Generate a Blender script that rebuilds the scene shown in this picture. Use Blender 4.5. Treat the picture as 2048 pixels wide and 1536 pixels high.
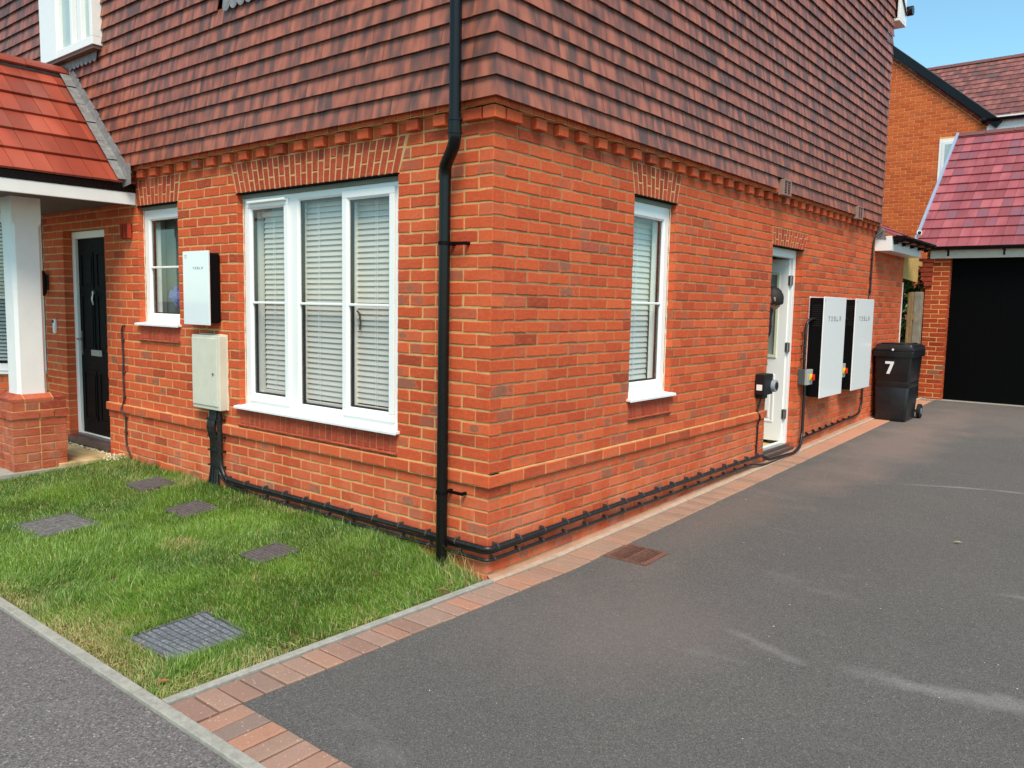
import bpy, bmesh, math, random
import numpy as np
from mathutils import Matrix, Vector
random.seed(7); RS=np.random.RandomState(7)
sc=bpy.context.scene
for o in list(bpy.data.objects): bpy.data.objects.remove(o)
C=bpy.context.scene.collection
R_=math.radians
# ---------------------------------------------------------------- camera
cd=bpy.data.cameras.new('camera'); cam=bpy.data.objects.new('camera',cd); C.objects.link(cam)
cd.sensor_width=36; cd.lens=36*1597.34/2048; cd.clip_start=.05; cd.clip_end=2000
Rm=((0.77770917,0.62835062,0.01854571),(-0.07661495,0.06546162,0.99490951),(0.62393797,-0.77517113,0.09905115))
cam.matrix_world=Matrix(((Rm[0][0],Rm[1][0],Rm[2][0],2.98003299),(Rm[0][1],Rm[1][1],Rm[2][1],-3.49842102),(Rm[0][2],Rm[1][2],Rm[2][2],1.52165651),(0,0,0,1)))
sc.camera=cam
# ---------------------------------------------------------------- sky, sun, exposure
SUN_EL=R_(54); SUN_AZ=R_(-46)        # azimuth of the sun measured from +x towards +y
w=bpy.data.worlds.new("World"); sc.world=w; w.use_nodes=True
nt=w.node_tree; nt.nodes.clear()
sky=nt.nodes.new('ShaderNodeTexSky'); sky.sky_type='NISHITA'; sky.sun_disc=False
sky.sun_elevation=SUN_EL; sky.sun_rotation=math.pi/2-SUN_AZ; sky.air_density=1.0; sky.dust_density=.6; sky.ozone_density=.6
bg=nt.nodes.new('ShaderNodeBackground'); bg.inputs['Strength'].default_value=.15
wo=nt.nodes.new('ShaderNodeOutputWorld')
tint=nt.nodes.new('ShaderNodeMix'); tint.data_type='RGBA'; tint.blend_type='MULTIPLY'; tint.inputs[0].default_value=1; tint.inputs[7].default_value=(.80,1.08,1.02,1)
nt.links.new(sky.outputs[0],tint.inputs[6]); nt.links.new(tint.outputs[2],bg.inputs[0]); nt.links.new(bg.outputs[0],wo.inputs[0])
sd=bpy.data.lights.new('sun','SUN'); sd.energy=3.0; sd.angle=R_(28); sd.color=(1.0,.87,.74)
sun=bpy.data.objects.new('sun',sd); C.objects.link(sun)
sdir=Vector((math.cos(SUN_EL)*math.cos(SUN_AZ),math.cos(SUN_EL)*math.sin(SUN_AZ),math.sin(SUN_EL)))
sun.rotation_euler=sdir.to_track_quat('Z','Y').to_euler(); sun.location=(3,-8,12)
vs=sc.view_settings; vs.view_transform='Standard'; vs.look='None'; vs.gamma=1; vs.use_curve_mapping=False; vs.exposure=.5

# ---------------------------------------------------------------- helpers
def lin(r,g=None,b=None):
    if g is None: r,g,b=r
    f=lambda c:(c/255/12.92) if c/255<=.04045 else ((c/255+.055)/1.055)**2.4
    return (f(r),f(g),f(b),1)
class MB:
    def __init__(s): s.v=[];s.f=[];s.m=[];s.r=[];s.uv=[]
    def add(s,vs,fs,mat=0,rnd=(.5,.5,.5,.5),uv=None):
        b=len(s.v); s.v+= [tuple(p) for p in vs]
        for f in fs:
            s.f.append([b+i for i in f]); s.m.append(mat); s.r.append(rnd)
            s.uv.append([uv[i] for i in f] if uv else [(0,0)]*len(f))
    def quad(s,a,b,c,d,mat=0,rnd=(.5,.5,.5,.5)): s.add([a,b,c,d],[(0,1,2,3)],mat,rnd)
    def box(s,x0,x1,y0,y1,z0,z1,mat=0,rnd=(.5,.5,.5,.5)):
        if x0>x1:x0,x1=x1,x0
        if y0>y1:y0,y1=y1,y0
        if z0>z1:z0,z1=z1,z0
        v=[(x0,y0,z0),(x1,y0,z0),(x1,y1,z0),(x0,y1,z0),(x0,y0,z1),(x1,y0,z1),(x1,y1,z1),(x0,y1,z1)]
        s.add(v,[(0,3,2,1),(4,5,6,7),(0,1,5,4),(1,2,6,5),(2,3,7,6),(3,0,4,7)],mat,rnd)
    def fbox(s,F,u0,u1,v0,v1,d0,d1,mat=0,rnd=(.5,.5,.5,.5)):
        v=[F(u0,v0,d0),F(u1,v0,d0),F(u1,v1,d0),F(u0,v1,d0),F(u0,v0,d1),F(u1,v0,d1),F(u1,v1,d1),F(u0,v1,d1)]
        s.add(v,[(0,3,2,1),(4,5,6,7),(0,1,5,4),(1,2,6,5),(2,3,7,6),(3,0,4,7)],mat,rnd)
    def prism(s,base,top,mat=0,rnd=(.5,.5,.5,.5)):
        n=len(base); s.add(list(base)+list(top),[tuple(reversed(range(n))),tuple(range(n,2*n))]+[(i,(i+1)%n,n+(i+1)%n,n+i) for i in range(n)],mat,rnd)
    def tube(s,pts,r,n=12,mat=0,cap=True,rnd=(.5,.5,.5,.5)):
        P=[Vector(p) for p in pts]; rs=r if isinstance(r,(list,tuple)) else [r]*len(P)
        up=None; rings=[]
        for i,p in enumerate(P):
            t=((P[min(i+1,len(P)-1)]-P[i]).normalized()+(P[i]-P[max(i-1,0)]).normalized())
            t=t.normalized() if t.length>1e-9 else Vector((0,0,1))
            if up is None: up=Vector((0,0,1)) if abs(t.z)<.9 else Vector((1,0,0))
            a=t.cross(up).normalized(); b=a.cross(t).normalized(); up=b
            rings.append([p+rs[i]*(a*math.cos(2*math.pi*k/n)+b*math.sin(2*math.pi*k/n)) for k in range(n)])
        v=[q for rg in rings for q in rg]; f=[]
        for i in range(len(P)-1):
            for k in range(n): f.append((i*n+k,i*n+(k+1)%n,(i+1)*n+(k+1)%n,(i+1)*n+k))
        if cap: f.append(tuple(reversed(range(n)))); f.append(tuple(range((len(P)-1)*n,len(P)*n)))
        s.add(v,f,mat,rnd)
    def build(s,name,mats,parent=None,smooth=False,bevel=0,seg=2):
        me=bpy.data.meshes.new(name); me.from_pydata(s.v,[],s.f)
        for m in (mats if isinstance(mats,(list,tuple)) else [mats]): me.materials.append(m)
        me.polygons.foreach_set('material_index',s.m)
        a=me.attributes.new('rnd','FLOAT_COLOR','FACE'); a.data.foreach_set('color',np.array(s.r,dtype=np.float32).ravel())
        u=me.uv_layers.new(name='UVMap'); u.data.foreach_set('uv',np.array([c for f in s.uv for c in f],dtype=np.float32).ravel())
        me.polygons.foreach_set('use_smooth',[smooth]*len(s.f))
        me.validate(); me.update()
        o=bpy.data.objects.new(name,me); C.objects.link(o)
        if parent: o.parent=parent; o.matrix_parent_inverse=parent.matrix_world.inverted()
        if bevel:
            md=o.modifiers.new('bevel','BEVEL'); md.width=bevel; md.segments=seg; md.limit_method='ANGLE'; md.angle_limit=R_(50)
        if smooth: me.set_sharp_from_angle(angle=R_(40))
        return o
def thing(name,label,cat,loc=(0,0,0),group=None):
    o=bpy.data.objects.new(name,None); C.objects.link(o); o.location=loc; o.empty_display_size=.2
    o.matrix_world=Matrix.Translation(loc); o['label']=label; o['category']=cat
    if group: o['group']=group
    return o
def tag(o,label,cat,group=None):
    o['label']=label; o['category']=cat
    if group:o['group']=group
    return o
def struct(o,kind='structure'): o['kind']=kind; return o
def paneq(mb,F,a,b,c,d,w_,mat=0):
    P=[F(a,c,w_),F(b,c,w_),F(b,d,w_),F(a,d,w_)]; n=(P[1]-P[0]).cross(P[3]-P[0]); o=F(a,c,w_+1)-P[0]
    if n.dot(o)<0: P=P[::-1]
    mb.quad(*P,mat)
def FR(O,U,V,N):
    O,U,V,N=[Vector(a) for a in (O,U,V,N)]
    return lambda u,v,d: O+float(u)*U+float(v)*V+float(d)*N
FRONT=FR((0,0,0),(-1,0,0),(0,0,1),(0,-1,0))     # u = distance left of the corner
SIDE=FR((0,0,0),(0,1,0),(0,0,1),(1,0,0))        # u = distance behind the corner
rr=lambda a,b:random.uniform(a,b)
def R4(): return (random.random(),random.random(),random.random(),random.random())

# ---------------------------------------------------------------- node helper
class M:
    def __init__(s,name):
        s.m=bpy.data.materials.new(name); s.m.use_nodes=True; s.t=s.m.node_tree; s.t.nodes.clear()
        s.out=s.t.nodes.new('ShaderNodeOutputMaterial'); s.b=s.t.nodes.new('ShaderNodeBsdfPrincipled')
        s.t.links.new(s.b.outputs[0],s.out.inputs[0])
    def n(s,ty,ins=None,**pr):
        x=s.t.nodes.new('ShaderNode'+ty)
        for k,v in pr.items(): setattr(x,k,v)
        for k,v in (ins or {}).items(): s.put(x.inputs[k],v)
        return x
    def put(s,sock,v):
        if isinstance(v,bpy.types.NodeSocket): s.t.links.new(v,sock)
        elif isinstance(v,bpy.types.Node): s.t.links.new(v.outputs[0],sock)
        else: sock.default_value=v
    def math(s,op,a,b=0,c=0,clamp=False):
        x=s.n('Math',operation=op,use_clamp=clamp); s.put(x.inputs[0],a); s.put(x.inputs[1],b); s.put(x.inputs[2],c); return x.outputs[0]
    def vm(s,op,a,b=(0,0,0)):
        x=s.n('VectorMath',operation=op); s.put(x.inputs[0],a); s.put(x.inputs[1],b)
        return x.outputs['Value'] if op in('LENGTH','DISTANCE','DOT_PRODUCT') else x.outputs[0]
    def mix(s,f,a,b,mode='MIX'):
        x=s.n('Mix',data_type='RGBA',blend_type=mode); s.put(x.inputs[0],f); s.put(x.inputs[6],a); s.put(x.inputs[7],b); return x.outputs[2]
    def noise(s,vec,scale,detail=4,rough=.55,dist=0,col=False):
        x=s.n('TexNoise',{'Vector':vec,'Scale':scale,'Detail':detail,'Roughness':rough,'Distortion':dist}); return x.outputs[1 if col else 0]
    def ramp(s,f,stops,interp='LINEAR'):
        x=s.n('ValToRGB'); x.color_ramp.interpolation=interp; e=x.color_ramp.elements
        while len(e)<len(stops): e.new(.5)
        for i,(p,c) in enumerate(stops):
            e[i].position=p; e[i].color=c if isinstance(c,tuple) else (c,c,c,1)
        s.put(x.inputs[0],f); return x.outputs[0]
    def map(s,f,a,b,c=0,d=1):
        x=s.n('MapRange',{0:f,1:a,2:b,3:c,4:d}); return x.outputs[0]
    def obj(s): return s.n('TexCoord').outputs['Object']
    def uv(s): return s.n('TexCoord').outputs['UV']
    def scale(s,vec,sc_):
        x=s.n('Mapping',{'Vector':vec,'Scale':sc_}); return x.outputs[0]
    def bump(s,h,strength=.5,dist=.002,prev=None):
        x=s.n('Bump',{'Height':h,'Strength':strength,'Distance':dist})
        if prev is not None: s.put(x.inputs['Normal'],prev)
        return x.outputs[0]
    def set(s,**k):
        nm={'col':'Base Color','rough':'Roughness','spec':'Specular IOR Level','metal':'Metallic','nrm':'Normal','coat':'Coat Weight','alpha':'Alpha','trans':'Transmission Weight','sheen':'Sheen Weight'}
        for a,v in k.items(): s.put(s.b.inputs[nm[a]],v)
        return s
def simple(name,rgb,rough=.5,spec=.5,metal=0,var=.12,vs=6.,bump=0,bs=80,coat=0,dirt=None,dirt_amt=.3):
    m=M(name); p=m.obj(); c=lin(rgb); n1=m.noise(p,vs,5)
    col=m.mix(m.map(n1,.3,.7,0,1),tuple(x*(1-var) for x in c[:3])+(1,),tuple(min(1,x*(1+var)) for x in c[:3])+(1,))
    if dirt: col=m.mix(m.math('MULTIPLY',m.map(m.noise(p,vs*2.3,6,.65),.45,.75),dirt_amt),col,lin(dirt))
    m.set(col=col,rough=m.map(m.noise(p,vs*5,3),.2,.8,max(.02,rough*.88),rough*1.12),spec=spec,metal=metal,coat=coat)
    if bump: m.set(nrm=m.bump(m.noise(p,bs,4),bump,.002))
    return m.m

# ---------------------------------------------------------------- brick, mortar, tile materials
def brick_mat(name,stops,kiss=.86,kc=(122,92,72),white=.25,rub=False,dark=1.0):
    m=M(name); at=m.n('Attribute',attribute_name='rnd'); sp=m.n('SeparateColor',{0:at.outputs['Color']}); r,g,b=sp.outputs[0],sp.outputs[1],sp.outputs[2]; al=at.outputs['Alpha']
    p=m.obj(); col=m.ramp(r,stops)
    f1=m.noise(p,45,6,.7); f2=m.noise(p,420,3,.7); f3=m.noise(m.scale(p,(18,18,60)),1,4,.6)
    col=m.mix(1,col,m.ramp(f1,[(.25,.78),(.5,.98),(.78,1.12)]),'MULTIPLY')
    col=m.mix(.8,col,m.ramp(f2,[(.3,.72),(.6,1.05)]),'MULTIPLY')
    col=m.mix(m.map(f3,.5,.75,0,.45),col,lin(218,116,66))
    if not rub:
        uv=m.uv(); off=m.n('CombineXYZ',{0:m.math('MULTIPLY',m.math('SUBTRACT',g,.5),.13),1:m.math('MULTIPLY',m.math('SUBTRACT',al,.5),.012),2:0.})
        q=m.vm('MULTIPLY',m.vm('SUBTRACT',uv,off),(1/.052,1/.027,0)); q2=m.vm('MULTIPLY',m.vm('ADD',m.vm('SUBTRACT',uv,off),(.062,0,0)),(1/.04,1/.025,0))
        szs=m.map(r,0,1,.55,1.35); dbl=m.math('MULTIPLY',m.math('LESS_THAN',g,.45),9.); dbl=m.math('SUBTRACT',9.,dbl)
        d=m.math('MINIMUM',m.math('MULTIPLY',m.vm('LENGTH',q),szs),m.math('ADD',m.vm('LENGTH',q2),dbl)); d=m.math('ADD',d,m.map(m.noise(p,16,3,.6),.3,.7,-.38,.38))
        on=m.map(b,kiss-.02,kiss+.12)
        km=m.math('MULTIPLY',m.map(d,1.02,.9),on)
        halo=m.math('MULTIPLY',m.math('MULTIPLY',m.map(d,1.3,1.05),on),.35)
        col=m.mix(halo,col,lin(205,122,96)); col=m.mix(m.math('MULTIPLY',km,m.map(m.noise(p,30,3),.3,.7,.45,.85)),col,lin(*kc))
    n5=m.noise(p,2.1,6,.7); wf=m.math('MULTIPLY',m.map(n5,.52,.8,0,white),m.map(m.noise(p,60,4),.3,.7,.2,1))
    col=m.mix(wf,col,lin(222,150,122))
    if white>=.25:
        zz=m.n('SeparateXYZ',{0:p}).outputs[2]; lo=m.math('MULTIPLY',m.map(zz,.62,.02,0,.5),m.map(m.noise(p,3.3,6,.65),.42,.68)); col=m.mix(lo,col,lin(226,150,116))
    st=m.noise(m.scale(p,(30,30,3)),1,5,.7); col=m.mix(m.map(st,.62,.85,0,.25*(white>0)),col,lin(226,176,150))
    if dark!=1: col=m.mix(1,col,(dark,dark,dark,1),'MULTIPLY')
    bn=m.bump(m.noise(p,70,5,.7),.5,.004); bn=m.bump(f2,.45,.0015,bn)
    m.set(col=col,rough=.86,spec=.25,nrm=bn); return m.m
B_STOPS=[(0,lin(168,70,44)),(.08,lin(196,80,46)),(.4,lin(208,88,50)),(.75,lin(215,94,53)),(.95,lin(221,103,60)),(1,lin(178,88,66))]
BRICK=brick_mat('brick_orange_red',B_STOPS)
RUBBED=brick_mat('brick_rubbed_arch',[(0,lin(164,66,46)),(.5,lin(178,74,50)),(1,lin(188,82,56))],rub=True,white=.1)
ORANGE=brick_mat('brick_orange_neighbour',[(0,lin(192,86,42)),(.5,lin(208,98,48)),(1,lin(218,110,56))],kiss=.93,kc=(150,84,44),white=.08)
GARB=brick_mat('brick_garage',[(0,lin(150,52,28)),(.5,lin(176,66,32)),(1,lin(186,78,38))],kiss=.85,white=.12)
PIERB=brick_mat('brick_pier_weathered',[(0,lin(140,58,42)),(.5,lin(168,76,52)),(1,lin(186,96,66))],kiss=.8,white=.6)
def mortar_mat(name,a,b,stain=None):
    m=M(name); p=m.obj(); n=m.noise(p,9,5,.6); g=m.noise(p,600,2,.8)
    col=m.mix(m.map(n,.35,.65),lin(*a),lin(*b)); col=m.mix(.7,col,m.ramp(g,[(.3,.6),(.65,1.15)]),'MULTIPLY')
    m.set(col=col,rough=.95,spec=.1,nrm=m.bump(g,.6,.002,m.bump(m.noise(p,60,4),.5,.006))); return m.m
MORTAR=mortar_mat('mortar_sand',(186,144,100),(148,118,86))
MORTAR_L=mortar_mat('mortar_pale',(222,180,122),(204,160,106))
MORTAR_O=mortar_mat('mortar_cream',(240,182,122),(226,164,104))
def tile_mat(name,stops,streak,wx=26.,rough=.48,patch=None,spec=.5):
    m=M(name); at=m.n('Attribute',attribute_name='rnd'); sp=m.n('SeparateColor',{0:at.outputs['Color']}); r,g,b=sp.outputs[0],sp.outputs[1],sp.outputs[2]
    uv=m.uv(); off=m.n('CombineXYZ',{0:m.math('MULTIPLY',r,37.),1:m.math('MULTIPLY',g,53.),2:m.math('MULTIPLY',b,11.)})
    v=m.vm('ADD',m.scale(uv,(wx,wx*.3,1)),off); s1=m.noise(v,1,1.6,.45)
    p=m.obj(); fine=m.noise(p,500,3,.7)
    col=m.ramp(s1,[(.34,streak),(.46,stops[0]),(.54,stops[1]),(.66,stops[2])])
    col=m.mix(1,col,m.ramp(g,[(0,.86),(.5,1.0),(1,1.09)]),'MULTIPLY')
    big=m.noise(p,.9,3); col=m.mix(m.map(big,.4,.7,0,.3),col,m.mix(.5,col,stops[1]))
    if patch: col=m.mix(m.math('MULTIPLY',m.math('GREATER_THAN',b,patch[1]),m.map(m.noise(m.vm('ADD',m.scale(uv,(4,2,1)),off),1,3),.35,.6,.25,.95)),col,patch[0])
    col=m.mix(.6,col,m.ramp(fine,[(.3,.75),(.65,1.08)]),'MULTIPLY')
    m.set(col=col,rough=m.map(fine,.3,.7,rough-.08,rough+.1),spec=spec,nrm=m.bump(fine,.25,.001,m.bump(m.noise(p,30,3),.25,.004))); return m.m
HANG=tile_mat('clay_hanging_tile',[lin(130,80,64),lin(154,88,66),lin(174,101,75)],lin(100,69,58),wx=13.)
PORCHT=tile_mat('porch_roof_tile',[lin(150,64,44),lin(166,72,50),lin(180,84,60)],lin(138,58,42),wx=3,rough=.45,patch=(lin(142,74,58),.82))
GART=tile_mat('garage_roof_tile',[lin(154,78,80),lin(166,85,87),lin(180,98,99)],lin(142,72,74),wx=3,rough=.42,patch=(lin(134,86,94),.78))
NEIT=tile_mat('neighbour_roof_tile',[lin(122,74,66),lin(140,84,74),lin(154,96,84)],lin(106,66,58),wx=6,rough=.55,patch=(lin(92,78,70),.88))

WHITE=simple('white_upvc',(242,240,234),.3,.5,var=.008,vs=2)
WHITEP=simple('white_paint',(236,234,228),.5,.4,var=.02,vs=4,dirt=(196,190,174),dirt_amt=.12)
SILLW=simple('white_sill',(236,236,234),.35,.5,var=.03,vs=8,dirt=(190,178,160),dirt_amt=.2)
CREAM=simple('cream_meter_plastic',(214,210,190),.42,.4,var=.04,vs=5,dirt=(170,160,135),dirt_amt=.2)
SEAL=simple('pale_sealant',(222,200,170),.7,.3,var=.15,vs=30,bump=.4,bs=90)
BLACK=simple('black_upvc',(15,14,13),.28,.32,var=.15,vs=8)
BLACKM=simple('black_matte_plastic',(20,20,22),.5,.4,var=.2,vs=10)
CABLE=simple('black_cable',(21,21,22),.36,.5,var=.2,vs=20,dirt=(92,84,74),dirt_amt=.25)
CABLEB=simple('brown_cable',(58,46,40),.5,.4,var=.2,vs=20,dirt=(110,96,84),dirt_amt=.3)
CLIP=simple('grey_clip',(66,62,58),.45,.5,var=.3,vs=30)
LEAD=simple('lead_sheet',(124,120,116),.55,.4,metal=.1,var=.18,vs=9,bump=.25,bs=14,dirt=(176,178,180),dirt_amt=.45)
STEEL=simple('brushed_steel',(168,168,166),.3,.5,metal=.9,var=.08,vs=20)
BATW=simple('battery_white_enamel',(246,243,238),.22,.5,var=.01,vs=2,coat=.4)
MARK=simple('grey_marking',(92,98,104),.4,.5,var=.05)
BATB=simple('black_housing',(10,10,11),.6,.12,var=.1,vs=8)
GREYBOX=simple('grey_switch_plastic',(168,168,162),.45,.4,var=.05,vs=14)
YEL=simple('yellow_plastic',(240,196,10),.35,.5,var=.04)
RED=simple('red_plastic',(214,32,22),.35,.5,var=.04)
DOORB=simple('black_composite_door',(8,8,8),.55,.08,var=.2,vs=6,bump=.15,bs=50)
GARD=simple('black_garage_door',(3,3,4),.6,.08,var=.1,vs=5)
THRESH=simple('dark_threshold_tile',(84,64,60),.45,.4,var=.2,vs=12,dirt=(130,112,104),dirt_amt=.4)
CREAMW=simple('cream_glazing_bead',(220,218,190),.35,.5,var=.03)
BLIND=simple('blind_slat',(214,204,194),.5,.4,var=.03,vs=3)
BLINDW=simple('white_blind_slat',(216,216,210),.5,.4,var=.04,vs=3)
PLASTER=simple('interior_plaster',(196,192,184),.8,.2,var=.04)
FLOORI=simple('interior_floor',(196,180,130),.6,.3,var=.08)
CONC=simple('concrete_edging',(164,160,148),.9,.2,var=.14,vs=14,bump=.7,bs=180,dirt=(112,108,96),dirt_amt=.55)
TIMB=simple('fence_timber',(152,118,80),.8,.2,var=.2,vs=12,bump=.4,bs=60,dirt=(98,78,58),dirt_amt=.4)
TIMBY=simple('new_timber_board',(196,160,96),.7,.2,var=.14,vs=9,bump=.3,bs=60,dirt=(140,104,58),dirt_amt=.3)
TIMBG=simple('weathered_post',(140,130,114),.85,.2,var=.2,vs=10,bump=.4,bs=60)
TERRA=simple('terracotta_plastic',(176,62,40),.6,.3,var=.08,vs=20)
VENTB=simple('brown_vent_plastic',(150,120,108),.6,.3,var=.12,vs=20)
VENTD=simple('vent_hole_dark',(14,9,8),.8,.2)
DRAINM=simple('rusty_iron',(122,86,72),.75,.4,metal=.2,var=.25,vs=30,bump=.4,bs=120)
DARKG=simple('dark_void',(14,12,11),.9,.1)
RUBBER=simple('wheel_rubber',(24,24,25),.7,.3)
HUB=simple('grey_hub',(120,122,124),.5,.4)
def glass(name,tint=(.95,.975,.96),rough=.0,ior=1.55,gl=(1,1,1,1)):
    m=M(name); ge=m.n('NewGeometry'); cs=m.math('ABSOLUTE',m.vm('DOT_PRODUCT',ge.outputs['Incoming'],ge.outputs['Normal'])); f=m.math('ADD',.045,m.math('MULTIPLY',m.math('POWER',m.math('SUBTRACT',1.,cs),5.),.955)); t=m.n('BsdfTransparent',{'Color':tuple(tint)+(1,)}); g=m.n('BsdfGlossy',{'Color':gl,'Roughness':rough})
    fac=m.math('MULTIPLY',f,1.5,clamp=True)
    x=m.n('MixShader',{0:fac,1:t.outputs[0],2:g.outputs[0]}); m.t.links.new(x.outputs[0],m.out.inputs[0]); m.t.nodes.remove(m.b); return m.m
GLASS=glass('window_glass')
m_=M('frosted_glass'); m_.set(col=lin(150,160,148),rough=.25,trans=.0,spec=.6); FROST=m_.m
m_=M('obscure_glass'); p=m_.obj(); m_.set(col=m_.ramp(m_.noise(p,14,5,.6,.6),[(.3,lin(70,80,76)),(.55,lin(112,122,116)),(.75,lin(150,158,150))]),rough=.14,spec=.7,nrm=m_.bump(m_.noise(p,90,2),.2,.002)); OBSC=m_.m

# ---------------------------------------------------------------- masonry builders
def brick(mb,F,P,mat=0,d=0,depth=.1,jit=.0024,sub=True,rnd=None):
    """P: four (u,v) corners, counter-clockwise from bottom left."""
    rnd=rnd or R4(); cu=sum(p[0] for p in P)/4; cv=sum(p[1] for p in P)/4
    pts=[]
    for i in range(4):
        a=P[i]; b=P[(i+1)%4]; pts.append(a)
        L=math.hypot(b[0]-a[0],b[1]-a[1]); n=(3 if L>.15 else 2 if L>.08 else 0) if sub else 0
        for k in range(1,n+1): t=k/(n+1)+rr(-.06,.06); pts.append((a[0]+(b[0]-a[0])*t,a[1]+(b[1]-a[1])*t))
    n=len(pts); out=[];inn=[];j=jit
    d+=rr(-.0014,.0016); tl=rr(-.0015,.0015)
    for (u,v) in pts:
        du,dv=rr(-j,j),rr(-j,j); out.append((u+du,v+dv))
        k=.0035; L=math.hypot(cu-u,cv-v)+1e-6
        su=(1 if cu>u else -1)*k; sv=(1 if cv>v else -1)*k
        inn.append((u+du+su,v+dv+sv+rr(-.0006,.0006)))
    V=[F(u,v,d-.0035) for u,v in out]+[F(u,v,d+tl*(u-cu)*8) for u,v in inn]+[F(u,v,-depth) for u,v in out]
    UV=[(u-cu,v-cv) for u,v in out]+[(u-cu,v-cv) for u,v in inn]+[(u-cu,v-cv) for u,v in out]
    fs=[tuple(range(n,2*n))]+[(i,(i+1)%n,n+(i+1)%n,n+i) for i in range(n)]+[(2*n+i,2*n+(i+1)%n,(i+1)%n,i) for i in range(n)]
    mb.add(V,fs,mat,rnd,UV)
def courses(mb,F,u1,c0,c1,openings,par,u0=0,mat=0,d=0,depth=.1,sub=True,skip=(),hfirst=.1125,endcap=None,jit=.0026,H=.075):
    for c in range(c0,c1):
        if c in skip: continue
        zb=c*H+.0062; zt=c*H+H-.0062; zm=(zb+zt)/2
        a=u0 if c%2==par else u0+hfirst-.225*(endcap is not None and False)
        pcs=[]
        if c%2!=par and endcap: pcs.append([u0,u0,u0+.1015,u0+.1015])
        while a<u1-.02:
            b=min(a+.2135,u1); pcs.append([a,a,b,b]); a+=.225
        for o in openings:
            if o['z0']<zm<o['z1']:
                def lim(k,z):
                    p=o[k]; t=(z-o['z0'])/(o['z1']-o['z0']); return p[0]+(p[1]-p[0])*t
                g=o.get('gap',0); lb,lt=lim('a',zb)-g,lim('a',zt)-g; rb,rt=lim('b',zb)+g,lim('b',zt)+g; new=[]
                for q in pcs:
                    if q[2]<=min(lb,lt)+.004 or q[0]>=max(rb,rt)-.004: new.append(q); continue
                    if min(lb,lt)-q[0]>.03: new.append([q[0],q[1],lb,lt])
                    elif min(lb,lt)-q[0]>0 and new and new[-1][2]>q[0]-.02: new[-1][2]=lb; new[-1][3]=lt
                    if q[2]-max(rb,rt)>.03: new.append([rb,rt,q[2],q[3]])
                    elif q[2]-max(rb,rt)>0: pend=(rb,rt,q[2]); new.append(['P',rb,rt])
                pcs=[]; carry=None
                for q in new:
                    if q[0]=='P': carry=q; continue
                    if carry is not None: q=[carry[1],carry[2],q[2],q[3]]; carry=None
                    pcs.append(q)
        for q in pcs: brick(mb,F,[(q[0],zb),(q[2],zb),(q[3],zt),(q[1],zt)],mat,d,depth,jit,sub)
def slab(mb,F,u0,u1,z0,z1,ops,d=-.0042,depth=.1,mat=0):
    us=sorted({u0,u1,*[min(max(x,u0),u1) for o in ops for x in (o[0],o[1])]}); zs=sorted({z0,z1,*[min(max(x,z0),z1) for o in ops for x in (o[2],o[3])]})
    ins=lambda u,z:any(o[0]<u<o[1] and o[2]<z<o[3] for o in ops)
    for i in range(len(us)-1):
        for j in range(len(zs)-1):
            if ins((us[i]+us[i+1])/2,(zs[j]+zs[j+1])/2): continue
            for dd in (d,-depth): mb.quad(F(us[i],zs[j],dd),F(us[i+1],zs[j],dd),F(us[i+1],zs[j+1],dd),F(us[i],zs[j+1],dd),mat)
    e=.004
    for (a,b,c,f) in ops:
        a2,b2,c2,f2=a-e,b+e,c-e,f+e
        mb.quad(F(a2,c2,d),F(a2,f2,d),F(a2,f2,-depth),F(a2,c2,-depth),mat); mb.quad(F(b2,c2,d),F(b2,f2,d),F(b2,f2,-depth),F(b2,c2,-depth),mat)
        mb.quad(F(a2,f2,d),F(b2,f2,d),F(b2,f2,-depth),F(a2,f2,-depth),mat); mb.quad(F(a2,c2,d),F(b2,c2,d),F(b2,c2,-depth),F(a2,c2,-depth),mat)
def arch(mb,F,a0,b0,a1,b1,z0,z1,n,mat=0):
    zb,zt=z0+.001,z1-.003
    for i in range(n):
        t0=i/n; t1=(i+1)/n; g=.0052
        ub0=a0+(b0-a0)*t0+g; ub1=a0+(b0-a0)*t1-g; ut0=a1+(b1-a1)*t0+g; ut1=a1+(b1-a1)*t1-g
        s=.36+rr(-.03,.03) if i%2 else .68+rr(-.03,.03)
        L=lambda a,b,t:a+(b-a)*t; sg=.0045/(zt-zb)
        for (s0,s1) in ((0,s-sg),(s+sg,1)):
            brick(mb,F,[(L(ub0,ut0,s0),L(zb,zt,s0)),(L(ub1,ut1,s0),L(zb,zt,s0)),(L(ub1,ut1,s1),L(zb,zt,s1)),(L(ub0,ut0,s1),L(zb,zt,s1))],mat,.0005,.1,.0009,True)
def soldiers(mb,F,u0,u1,z0,z1,n,mat=0,d=0):
    w_=(u1-u0)/n
    for i in range(n): brick(mb,F,[(u0+w_*i+.004,z0),(u0+w_*(i+1)-.004,z0),(u0+w_*(i+1)-.004,z1),(u0+w_*i+.004,z1)],mat,d,.08,.0009,False)

# openings (u0,u1,z0,z1)
W1=(.7775,2.5675,.675,2.325); WT=(3.4475,4.1325,1.275,2.325); FD=(4.79,5.70,.0,2.175)
WR=(1.57,2.208,.825,2.325); SD=(4.222,5.085,.02,2.15)
U_L=6.2; U_R=9.33
GZ=lambda y: -.105+.0225*max(0.,y-.5)
house=thing('brick_house','large red brick house with dark tile hung upper storey and white windows','house',(0,0,0))
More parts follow.
